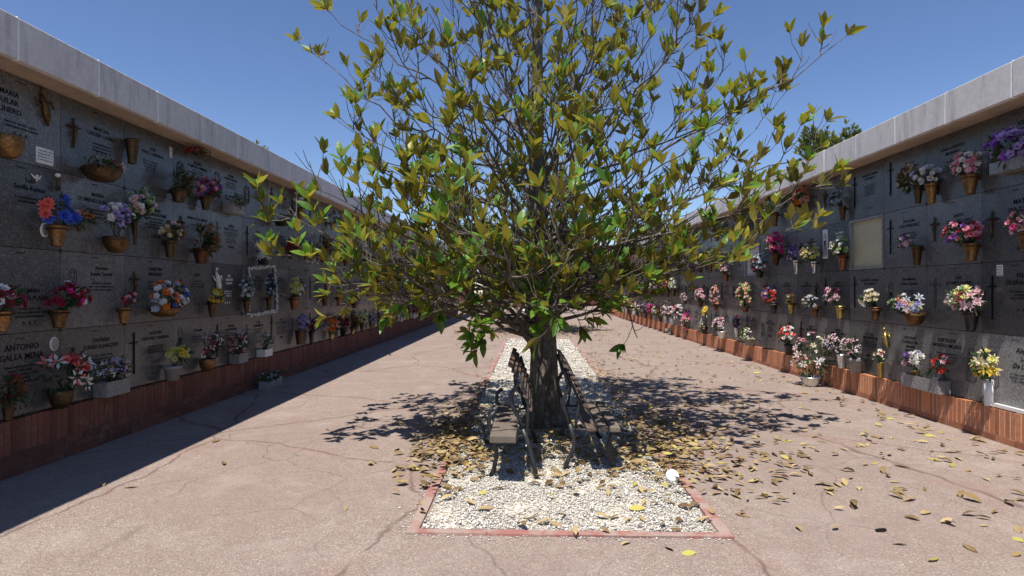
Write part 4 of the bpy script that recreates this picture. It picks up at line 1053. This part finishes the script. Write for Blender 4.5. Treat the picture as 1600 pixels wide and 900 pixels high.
# ---------------------------------------------------------------- magnolia in the bed
TX, TY = at_g(851, 665)[0].x, 7.12
def rnoise(r, k): return Vector((r.gauss(0, k), r.gauss(0, k), r.gauss(0, k)))
def curve_pts(p0, p1, c0, n, r, wob):
    out = []; L = (p1-p0).length; off = Vector((0, 0, 0))
    for i in range(n+1):
        t = i/n
        q = p0*(1-t)**2+c0*(2*t*(1-t))+p1*t*t
        if 0 < i < n: off = off*.5+rnoise(r, wob*L)
        else: off = off*.5
        out.append(q+off)
    return out
def magnolia(root, height, env, nprim, seed, heroes=(), trunk_path=None, nsec=7, nter=3, leafL=.135, cheap=False, dense=1.0, trunk_r=.2, low=1.15):
    r = random.Random(seed)
    wood = MB(); trunk = MB(); fol = MB(); nwh = 0
    path = trunk_path or [Vector((0, 0, 0)), Vector((-.03, 0, .5)), Vector((-.02, .02, 1.2)), Vector((-.06, 0, 2.2)), Vector((-.1, .05, 3.4)), Vector((-.08, 0, 4.8)), Vector((-.02, 0, 6.2)), Vector((0, 0, height))]
    zz = [p.z for p in path]
    def tp(h):
        for a, c in zip(path[:-1], path[1:]):
            if h <= c.z: return a.lerp(c, (h-a.z)/(c.z-a.z))
        return path[-1]
    def tr(h): return trunk_r*(.46*max(0, 1-h/.55)**2+max(.10, (1-h/height)**1.15))
    ph = [r.uniform(0, 6) for _ in range(4)]
    hs_ = [-.02]+[i*.08 for i in range(1, int(height/.08))]
    trunk.tube([tp(max(0, h))+Vector((0, 0, -.02 if h < 0 else 0)) for h in hs_], [tr(max(0, h)) for h in hs_], 20,
               lobes=lambda a, i: 1+.13*math.cos(3*a+ph[0]+i*.03)+.09*math.cos(5*a+ph[1]-i*.045)+.05*math.cos(9*a+ph[2]+i*.11)+.03*math.sin(i*.9+a*2))
    def secondary(pts, rad0, Ls, t0=.28, ns=nsec, out=None):
        nonlocal nwh
        n = len(pts)-1; L = sum((pts[i+1]-pts[i]).length for i in range(n))
        for s_ in range(ns):
            t = t0+(1-t0)*((s_+r.uniform(.1, .9))/ns); f = t*n; i = min(n-1, int(f)); p = pts[i].lerp(pts[i+1], f-i)
            tan = (pts[i+1]-pts[i]).normalized()
            side = Vector((r.gauss(0, 1), r.gauss(0, 1), r.gauss(.35, .6))); side = (side-tan*side.dot(tan)).normalized()
            d = (tan*r.uniform(.5, 1.0)+side*r.uniform(.6, 1.0)+Vector((0, 0, .25))).normalized()
            l2 = Ls*r.uniform(.55, 1.15)*(1.15-.6*t)
            e = p+d*l2; e.z += .12*l2
            if e.z < .85: e.z = .85+r.random()*.3
            c = p+d*(l2*.5)-Vector((0, 0, .10*l2))
            q = curve_pts(p, e, c, 6, r, .02)
            wood.tube(q, [max(.0034, rad0*(1-t)*.45+.0066)*(1-.5*k/6) for k in range(7)], 4, cap=False)
            tips = [(q[-1], (q[-1]-q[-2]))]
            for j in range(nter):
                k = r.randint(2, 5); tt = (q[k+1]-q[k]).normalized()
                sd_ = rnoise(r, 1); sd_ = (sd_-tt*sd_.dot(tt)).normalized()
                dd = (tt*.7+sd_*.75+Vector((0, 0, .35))).normalized(); l3 = r.uniform(.14, .38)*min(1, Ls/.6+.3)
                e3 = q[k]+dd*l3+Vector((0, 0, .05))
                q3 = curve_pts(q[k], e3, q[k]+dd*(l3*.5)-Vector((0, 0, .03)), 3, r, .03)
                wood.tube(q3, [.0055, .0048, .0042, .0034], 3, cap=False); tips.append((q3[-1], q3[-1]-q3[-2]))
            for (pp, ax) in tips:
                hrel = (pp.z)/height
                rr_ = math.hypot(pp.x-tp(pp.z).x, pp.y-tp(pp.z).y)/max(.3, env(pp.z))
                keep = dense*((.35 if cheap or pp.z < 2 else .12)+.8*min(1, rr_))*(1.0 if pp.z < 2.6 else .84)
                if r.random() > keep: continue
                ax = (ax.normalized()+Vector((0, 0, .55 if pp.z > 1.5 else .1))).normalized()
                whorl(fol, pp, ax, r, L=leafL, cheap=cheap, droop=.0 if pp.z > 1.6 else r.uniform(.2, .9)); nwh += 1
    for i in range(nprim):
        u_ = (i+.5)/nprim
        h1 = low+(height-low-.2)*u_**(1.25 if not cheap else .92)
        az = i*2.39996+r.uniform(-.3, .3)
        Rr = env(h1)*r.uniform(.66, 1.0)*(1+.14*math.cos(az) if not cheap and h1 > 2.6 else 1)
        if not cheap and h1 < 2.3 and math.cos(az) > .1: Rr *= .58
        el = R(8+42*min(1, u_*1.5))*r.uniform(.8, 1.2)
        h0 = max(.75+.4*r.random(), h1-Rr*math.tan(el)); a = tp(h0)
        e = Vector((a.x+Rr*math.cos(az), a.y+Rr*math.sin(az), h1))
        c = a.lerp(e, .5)+Vector((0, 0, -.10*Rr if u_ > .25 else .12*Rr))
        pts = curve_pts(a, e, c, 12, r, .018)
        r0 = (.024*(1-u_)+.013)*(trunk_r/.2)
        wood.tube(pts, [max(.0035, r0*(1-.85*k/12)) for k in range(13)], 6, cap=False)
        secondary(pts, r0, .62*(1-.35*u_))
    for (e, h0, bend, r0, ns, Ls) in heroes:
        a = tp(h0); e = Vector(e); c = a.lerp(e, .5)+Vector(bend)
        pts = curve_pts(a, e, c, 12, r, .012)
        wood.tube(pts, [max(.004, r0*(1-.85*k/12)) for k in range(13)], 7, cap=False)
        secondary(pts, r0, Ls, t0=.5, ns=ns)
        whorl(fol, pts[-1], (pts[-1]-pts[-2]).normalized()+Vector((0, 0, .3)), r, 7, L=leafL)
    trunk.build('trunk', M['bark'], root, smooth=True)
    wood.build('branches', M['bark'], root, smooth=True)
    fol.build('crown', M['leaf_b' if cheap else 'leaf'], root)
    return nwh
def env1(h):
    xs = [.6, 1.1, 1.7, 2.6, 3.6, 4.8, 6.0, 7.0, 7.7]; ys = [1.5, 2.3, 2.75, 2.9, 2.75, 2.55, 1.9, 1.1, .3]
    return float(np.interp(h, xs, ys))
t1 = empty('magnolia_tree', (TX, TY, 0)); tag(t1, 'large glossy leaved magnolia growing between the two benches in the near gravel bed', 'tree', 'magnolias in the central bed')
def hero(px, py, d, h0, bend=(0, 0, 0), r0=.022, ns=5, Ls=.4):
    q = at_d(px, py, d); return ((q.x-TX, q.y-TY, q.z), h0, bend, r0, ns, Ls)
H = [hero(425, 335, 5.9, 1.5, (0, 0, -.05), .026, 7, .5), hero(482, 78, 6.9, 2.9, (0, 0, -.3), .02, 4, .35), hero(512, 6, 6.8, 3.4, (0, 0, -.2), .02, 4, .35), hero(530, 180, 6.6, 2.4, (0, 0, -.25), .02, 6, .45),
     hero(445, 395, 5.9, 1.2, (0, 0, -.05), .02, 6, .45), hero(1326, 50, 6.9, 2.7, (0, 0, -.35), .024, 5, .35), hero(1285, 225, 6.3, 2.2, (0, 0, -.3), .024, 6, .4), hero(1305, 262, 6.2, 1.9, (0, 0, -.25), .02, 5, .35),
     hero(1245, 350, 5.9, 1.5, (0, 0, -.15), .024, 7, .4), hero(1215, 130, 7.2, 2.9, (0, 0, -.3), .02, 6, .4), hero(1150, 395, 6.0, 1.4, (0, 0, -.05), .02, 5, .4),
     hero(738, 522, 5.9, 1.05, (-.25, -.2, .42), .034, 3, .3), hero(620, 430, 6.0, 1.0, (-.1, -.3, .15), .03, 7, .45), hero(930, 500, 6.1, 1.3, (.05, -.2, .35), .02, 3, .22),
     hero(1030, 400, 5.9, 1.2, (0, -.2, .1), .022, 6, .45), hero(720, 160, 5.2, 2.4, (0, 0, -.25), .022, 6, .45), hero(930, 230, 5.0, 2.3, (0, 0, -.2), .022, 6, .45), hero(870, 120, 5.1, 2.7, (0, 0, -.2), .02, 6, .4),
     hero(560, 470, 6.2, 1.15, (0, 0, 0), .02, 6, .4), hero(500, 300, 6.0, 1.7, (0, 0, -.15), .024, 7, .5), hero(850, 445, 6.0, 1.6, (0, -.2, .2), .018, 4, .25), hero(700, 415, 5.6, 1.3, (0, 0, .1), .022, 6, .4),
     hero(1010, 330, 5.0, 1.5, (.1, 0, 0), .022, 7, .5), hero(690, 340, 4.9, 1.4, (-.1, 0, 0), .022, 7, .5), hero(1130, 285, 5.3, 1.7, (0, 0, -.1), .022, 7, .5), hero(590, 255, 5.3, 1.8, (0, 0, -.1), .022, 7, .5), hero(900, 360, 4.8, 1.6, (0, 0, 0), .02, 6, .45),
     hero(868, 492, 5.9, 1.35, (0, -.25, .4), .016, 3, .22), hero(962, 474, 5.8, 1.4, (.05, -.2, .35), .018, 4, .28), hero(908, 512, 6.3, 1.3, (.05, -.2, .38), .016, 3, .22), hero(782, 486, 6.2, 1.3, (-.05, -.2, .35), .016, 4, .25), hero(742, 548, 6.4, 1.2, (-.15, -.2, .45), .016, 2, .2), hero(660, 470, 6.3, 1.2, (0, -.1, .2), .02, 5, .35),
     hero(640, 20, 6.6, 3.0, (0, 0, -.4), .03, 6, .4), hero(1090, 15, 6.8, 3.0, (0, 0, -.4), .03, 6, .4), hero(780, 10, 6.2, 2.8, (0, 0, -.3), .028, 5, .4), hero(950, 10, 6.3, 2.8, (0, 0, -.3), .028, 5, .4)]
nw = magnolia(t1, 7.8, env1, 92, 21, H, nsec=7, nter=3, leafL=.168, trunk_r=.158, dense=.86, low=1.4)
print('whorls', nw)
# fused side stems and big low limbs on the near trunk
st = MB()
def lob(a, i): return 1+.10*math.cos(3*a+i*.2)
st.tube([(-.12, -.10, -.02), (-.11, -.10, .3), (-.09, -.09, .75), (-.15, -.10, 1.0), (-.30, -.14, 1.2), (-.55, -.25, 1.38), (-.9, -.35, 1.44), (-1.3, -.4, 1.46)], [.10, .07, .055, .048, .042, .038, .03, .02], 9, lob)
st.tube([(-.05, -.16, -.02), (-.04, -.15, .45), (.03, -.14, .85), (.01, -.12, 1.3), (-.07, -.08, 1.9), (-.16, 0, 2.7)], [.10, .075, .06, .055, .05, .03], 9, lob)
st.tube([(.10, -.06, -.02), (.08, -.07, .5), (.07, -.08, 1.1), (.11, -.05, 1.8), (.25, 0, 2.6), (.42, 0, 3.6)], [.11, .08, .06, .055, .045, .025], 9, lob)
st.tube([(.08, .1, .9), (.05, .1, 1.6), (-.02, .05, 2.6), (-.2, .02, 3.8)], [.05, .06, .05, .03], 8, lob)
for k in range(7):
    a = k*.9+.3; st.tube([(.12*math.cos(a), .12*math.sin(a), .35), (.2*math.cos(a), .2*math.sin(a), .1), (.33*math.cos(a), .33*math.sin(a), -.03)], [.03, .05, .035], 7)
st.build('side_stems', M['bark'], t1, smooth=True)

# ---- further trees
def env2(h): return float(np.interp(h, [.6, 1.4, 2.6, 3.8, 5, 6, 6.8], [1.5, 2.5, 2.9, 2.8, 2.1, 1.3, .3]))
t2 = empty('magnolia_tree', (-.05, 22.5, 0)); tag(t2, 'second magnolia standing behind the near one, dark and bushy', 'tree', 'magnolias in the central bed')
magnolia(t2, 6.6, env2, 60, 5, nsec=7, nter=4, leafL=.19, cheap=True, dense=1.25, trunk_r=.17, low=.75)
def copy_tree(o, loc, rz, sc_, label, group):
    c = o.copy(); col.objects.link(c); c.location = loc; c.rotation_euler = (0, 0, rz); c.scale = (sc_,)*3
    c['label'] = label; c['group'] = group; c['category'] = 'tree'
    for ch in o.children:
        k = ch.copy(); col.objects.link(k); k.parent = c
    return c
copy_tree(t2, (.2, 40, 0), 2.0, 1.0, 'third magnolia farther back along the central bed, small between the trunks', 'magnolias in the central bed')
t3 = empty('bushy_tree', (9.35, 18.2, 0)); t3.scale = (.94,)*3; tag(t3, 'sunlit small leaved tree rising above the roof edge behind the right wall', 'tree')
def env3(h): return float(np.interp(h, [2.5, 3.4, 4.6, 5.6, 6.4, 6.9], [.9, 1.3, 1.5, 1.3, .95, .5]))
magnolia(t3, 6.75, env3, 60, 9, nsec=9, nter=7, leafL=.17, cheap=True, dense=1.5, trunk_r=.14, low=3)
copy_tree(t3, (-9.5, 19.6, 0), 1.0, .93, 'tree top whose sprigs just clear the roof edge of the left wall', 'trees behind the walls')
for (x, y, rz, s_, lb) in ((-9, 62, .4, .85, 'dark tree beyond the far end of the left wall'), (-3.2, 54, 1.4, .6, 'dark tree left of the far brick building'), (2.4, 53, 2.2, .62, 'low dark tree in front of the far brick building'), (9, 66, 3.1, .8, 'dark tree beyond the far end of the right wall')):
    copy_tree(t2, (x, y, 0), rz, s_, lb, 'trees at the far end')

# ---------------------------------------------------------------- benches
def bench(X0, Y0, sgn, planks, label, lean):
    """end-on bench; sgn -1 = seat points left, +1 = right"""
    rt = empty('park_bench', (X0, Y0, 0)); tag(rt, label, 'bench')
    def frame(y):
        L = MB()
        if sgn < 0:
            fr = [(-.36, y+.02, 0), (-.325, y, .08), (-.30, y, .20), (-.315, y, .30), (-.33, y, .38), (-.37, y, .45), (-.365, y, .53), (-.31, y, .58)]
            bk = [(.05, y-.02, 0), (.015, y-.01, .16), (-.02, y, .30), (-.075, y, .43)]
            up = [(-.075, y, .43), (-.10, y, .52), (-.17, y, .64), (-.175, y, .72), (-.13, y, .80), (-.10, y, .88)]
            bkup = [(-.05, y, .36), (-.03, y, .50), (-.025, y, .64), (-.07, y, .78), (-.11, y, .93)]
            bar = [(-.34, y, .375), (-.2, y, .36), (-.05, y, .37)]
        else:
            fr = [(.66, y, 0), (.62, y, .08), (.60, y, .2), (.62, y, .3), (.66, y, .385)]
            bk = [(.20, y-.02, 0), (.24, y-.01, .10), (.29, y, .2), (.285, y, .30), (.25, y, .42)]
            up = [(.25, y, .43), (.20, y, .55), (.19, y, .64), (.245, y, .74), (.215, y, .86), (.18, y, .93)]
            bkup = [(.30, y, .36), (.32, y, .50), (.34, y, .62), (.27, y, .78), (.20, y, .95)]
            bar = [(.62, y, .375), (.45, y, .36), (.27, y, .37)]
        for nm, pts, ra in (('front_leg', fr, .019), ('rear_leg', bk, .021)):
            b = MB(); b.tube(pts, ra, 8); b.build(nm, M['iron'], rt, smooth=True)
        b = MB(); b.tube(up, .019, 8); b.build('arm_scroll', M['iron'], rt, smooth=True)
        b = MB(); b.tube(bkup, .013, 8); b.tube(bar, .013, 6); b.build('back_bracket', M['iron'], rt, smooth=True)
    frame(.28 if sgn < 0 else .36); frame(1.45)
    for (xa, w_, th, mt) in planks:
        b = MB(); b.box((xa, .68 if sgn < 0 else .78, .43-th/2), (w_, 1.30 if sgn < 0 else 1.2, th)); o = b.build('seat_plank', M[mt], rt); bevel(o, .008, 2)
    n = 8
    for k in range(n):
        t = k/(n-1)
        if sgn < 0: x = .0+(-.17)*t+.015*math.sin(t*3.1); z = .60+.38*t; tilt = R(42-14*t)
        else: x = .38+(.20-.38)*t+.015*math.sin(t*3.1); z = .60+.35*t; tilt = R(35-14*t)
        b = MB(); b.box((0, 0, 0), (.046, 1.42, .020), jit=.002)
        o = b.build('back_slat', M['wood'], rt, loc=(x-.012*sgn*-1, .98+rnd.uniform(-.02, .02), z), rot=(rnd.uniform(-.006, .006), tilt, 0)); bevel(o, .003)
bench(0, 4.84, -1, [(-.235, .22, .062, 'slab')], 'left iron bench with pale stone seat and leaning slatted back, facing left', 0)
bench(.10, 5.02, 1, [(.43, .085, .04, 'wood'), (.535, .085, .04, 'slab'), (.64, .09, .045, 'slab')], 'right iron bench with broken plank seat, facing right behind the leaf litter', 0)

# ---------------------------------------------------------------- fallen leaves
def curled(b, p, rz, L, r, tone, tilt=None, dry=True):
    m_ = Matrix.Rotation(rz, 3, 'Z') @ Matrix.Rotation(r.uniform(-.35, .25) if tilt is None else tilt, 3, 'Y') @ Matrix.Rotation(r.uniform(-.5, .5), 3, 'X')
    flip = r.random() < .5
    W_ = L*r.uniform(.36, .5); cu = r.uniform(.05, .75); be = r.uniform(-.3, .3)
    rows = ((0, .06), (.2, .62), (.45, 1), (.7, .86), (.88, .42), (1, 0)); base = len(b.v)
    for (t, w_) in rows:
        for s_ in (-1, -.5, 0, .5, 1):
            q = Vector(((t-.5)*L, s_*W_/2*w_*(1-cu*.25), cu*.33*W_*s_*s_*w_+be*L*(t-.5)**2*2+.0))
            q = m_ @ q
            b.v.append(tuple(q+p))
    for i in range(len(rows)-1):
        for j in range(4):
            a = base+i*5+j; f = (a, a+5, a+6, a+1)
            b.f.append(f if flip else f[::-1]); b.t.append(tone)
def ltone(r, fresh=.12):
    q = r.random()
    if q < fresh: return (r.uniform(.5, 1), r.uniform(.45, .9), 0)
    return (r.random()**1.25, r.uniform(0, .15), 0)
PROTO = []
r = random.Random(19)
for k in range(14):
    b = MB(); curled(b, Vector((0, 0, .018)), 0, .135, r, ltone(r, .15)); me = b.mesh('fallen_leaf', M['leaf_dry'])
    zmin = min(v.co.z for v in me.vertices)
    for v in me.vertices: v.co.z -= zmin-.002
    PROTO.append(me)
# measured positions of the leaves that show large (photo pixels), then a scatter
meas = [(1334,793),(1424,811),(1399,777),(1342,764),(1487,728),(1480,722),(1462,720),(1533,690),(1497,706),(1472,697),(1455,706),(1428,690),(1393,685),(1357,688),(1340,698),(1305,712),(1387,745),(1366,725),(1352,727),(1408,730),(1420,782),(1446,802),(1514,806),(1500,775),(1518,783),(1537,822),(1590,829),(1483,820),(1444,765),(1379,738),(1259,735),(1280,757),(1308,758),(1210,757),(1212,770),(1220,780),(1333,792),(1376,829),(1405,851),(1515,858),(1587,868),(1540,750),(1560,745),(1590,773),(1596,783),(1248,712),(1268,700),(1318,703),(1329,748),(1295,772),(1175,735),(1155,742),(1130,748),(1118,735),(1098,728),(1120,765),(1145,768),(1152,772),(1160,806),(1076,866),(1045,858),(978,850),(1040,735),(1070,730),(1230,690),(1205,668),(1260,640),(1290,662),(1325,660),(1350,680),(1224,650),(1390,655),(1420,652),(1445,668),(1250,632),(1265,628),(1290,626),(1315,635),(1375,650),(1525,688),(1180,660),(1190,640),(1568,705),(1440,678),
        (748,686),(620,703),(670,706),(663,762),(540,796),(338,690),(162,758),(625,665),(558,655),(512,672),(585,700),(640,733),(350,725),(205,762)]
meas_g = [(682,762),(700,783),(716,770),(755,775),(780,767),(720,746),(815,828),(830,815),(850,822),(880,812),(899,838),(868,825),(900,775),(875,765),(835,760),(945,835),(960,812),(1003,815),(1035,825),(980,817),(995,800),(1006,790),(1045,790),(1058,773),(1030,757),(1022,752),(1020,740),(965,780),(950,775),(1000,770),(1045,750),(1085,795),(1100,818),(885,745),(845,750),(905,757),(870,745),(940,812),(955,745),(700,765),(735,790),(760,800),(1010,770),(1065,760)]
def put(p, lab, grp, size=1.0):
    o = link('fallen_leaf', r.choice(PROTO)); o.location = p; o.rotation_euler = (0, 0, r.uniform(0, 6.28)); s_ = size*r.uniform(.55, 1.08); o.scale = (s_, s_, s_)
    tag(o, lab, 'leaf', grp)
LP_ = ('dry curled tan magnolia leaf lying on the pink paving', 'leaves fallen on the paving')
LG_ = ('dry curled tan magnolia leaf lying on the white gravel', 'leaves fallen on the gravel bed')
for x, y in meas: put(at_g(x, y)[0], *LP_)
for x, y in meas_g:
    p = at_g(x, y)[0]
    p.z = .02
    if p.x < IX0+.12 or p.y < IY0+.1: p.z = .03
    put(p, *LG_)
n = 0
while n < 105:
    x = r.uniform(1.45, 5.0) if r.random() < .86 else r.uniform(-3.6, -.9)
    y = r.uniform(3.2, 15)
    if x > 1.4 and r.random() > math.exp(-abs(y-6.8)/4.5)*math.exp(-(x-1.4)/3.8)*1.6: continue
    if x < 0 and r.random() > math.exp((x+.9)*1.6): continue
    put(Vector((x, y, 0)), *LP_); n += 1
# litter heaps under the crown: uncountable
lt = MB(); r = random.Random(23)
def lit(cx, cy, sx, sy, n, zmax=.06):
    for _ in range(n):
        x = r.gauss(cx, sx); y = r.gauss(cy, sy)
        if not (-4 < x < 4.9): continue
        inb = IX0+.05 < x < IX1-.05 and y > IY0+.35
        curled(lt, Vector((x, y, (.02 if inb else .008)+.012+r.uniform(0, zmax)*math.exp(-((x-cx)/sx)**2))), r.uniform(0, 6.28), r.uniform(.065, .125), r, ltone(r, .07))
lit(-.86, 6.55, .22, .75, 520); lit(-.62, 5.75, .22, .35, 170); lit(1.35, 6.3, .30, .8, 470); lit(1.75, 6.0, .45, .5, 140, .01); lit(.95, 5.6, .25, .3, 110)
lit(.2, 6.2, .28, .55, 230, .03); lit(1.9, 7.6, .7, 1.3, 260, .01); lit(-.85, 8.5, .12, 1.6, 140, .02); lit(1.35, 10.5, .2, 2.2, 200, .02)
lit(.2, 23.8, 1.5, 2.2, 2200, .04); lit(2.8, 12, 1.0, 3.5, 170, .005); lit(4.6, 9, .3, 3.5, 120, .01); lit(.3, 10, .6, 2.2, 90, .01)
o = lt.build('leaf_litter', M['leaf_dry']); tag(o, 'drifts of brown and yellow fallen leaves heaped round the benches', 'leaf litter', kind='stuff')

# ---------------------------------------------------------------- white lid beside the kerb
p = at_g(1049, 752)[0]
rt = MB(); rt.lathe([(.0, .030), (.030, .029), (.050, .022), (.056, .012), (.060, .0), (.052, .0)], 24); rt.lathe([(.018, .0305), (.022, .033), (.024, .0305)], 20)
o = rt.build('plastic_lid', M['plastic'], None, loc=p+Vector((0, -.03, .055)), rot=(R(48), R(6), 0), smooth=True); tag(o, 'round white plastic lid lying in the gravel against the right kerb', 'lid')

# ---------------------------------------------------------------- far end
rt = empty('niche_block', (-7.4, 52, 0)); tag(rt, 'brick ended niche block standing beyond the far end of the left wall', 'building')
b = MB(); b.box((-.1, 0, 1.75), (4.0, 9.6, 3.5)); b.build('wall', M['brick_d'], rt)
b = MB(); b.box((1.75, -4.9, 1.78), (.95, .3, 3.56)); b.build('pier', M['brick'], rt)
b = MB(); b.box((0, 0, 3.7), (4.9, 10.4, .34)); b.build('cornice', M['cornice'], rt)
rt = empty('brick_building', (8.4, 59, 0)); tag(rt, 'low brick and white building with clay tile roof closing the far end', 'building')
b = MB(); b.box((0, 0, 2.2), (26, 7, 4.4)); b.build('wall', M['brick_d'], rt)
b = MB(); b.box((4, -3.56, 2.9), (9, .1, 1.6)); b.build('white_panel', M['whitewall'], rt)
b = MB(); b.addmesh([(-13.5, -4, 4.4), (13.5, -4, 4.4), (13.5, 4, 4.4), (-13.5, 4, 4.4), (-12, 0, 6), (12, 0, 6)], [(0, 1, 5, 4), (2, 3, 4, 5), (1, 2, 5), (3, 0, 4), (3, 2, 1, 0)]); b.build('roof', M['tile'], rt)
for x in (-10, -6.5, -3, 9.5):
    b = MB(); b.box((x, -3.53, 2.3), (1.3, .12, 1.2)); w_ = b.build('window', M['whitewall'], rt)
    b = MB(); b.box((x, -3.60, 2.3), (1.1, .03, 1.0)); b.build('pane', M['glass_d'], w_)
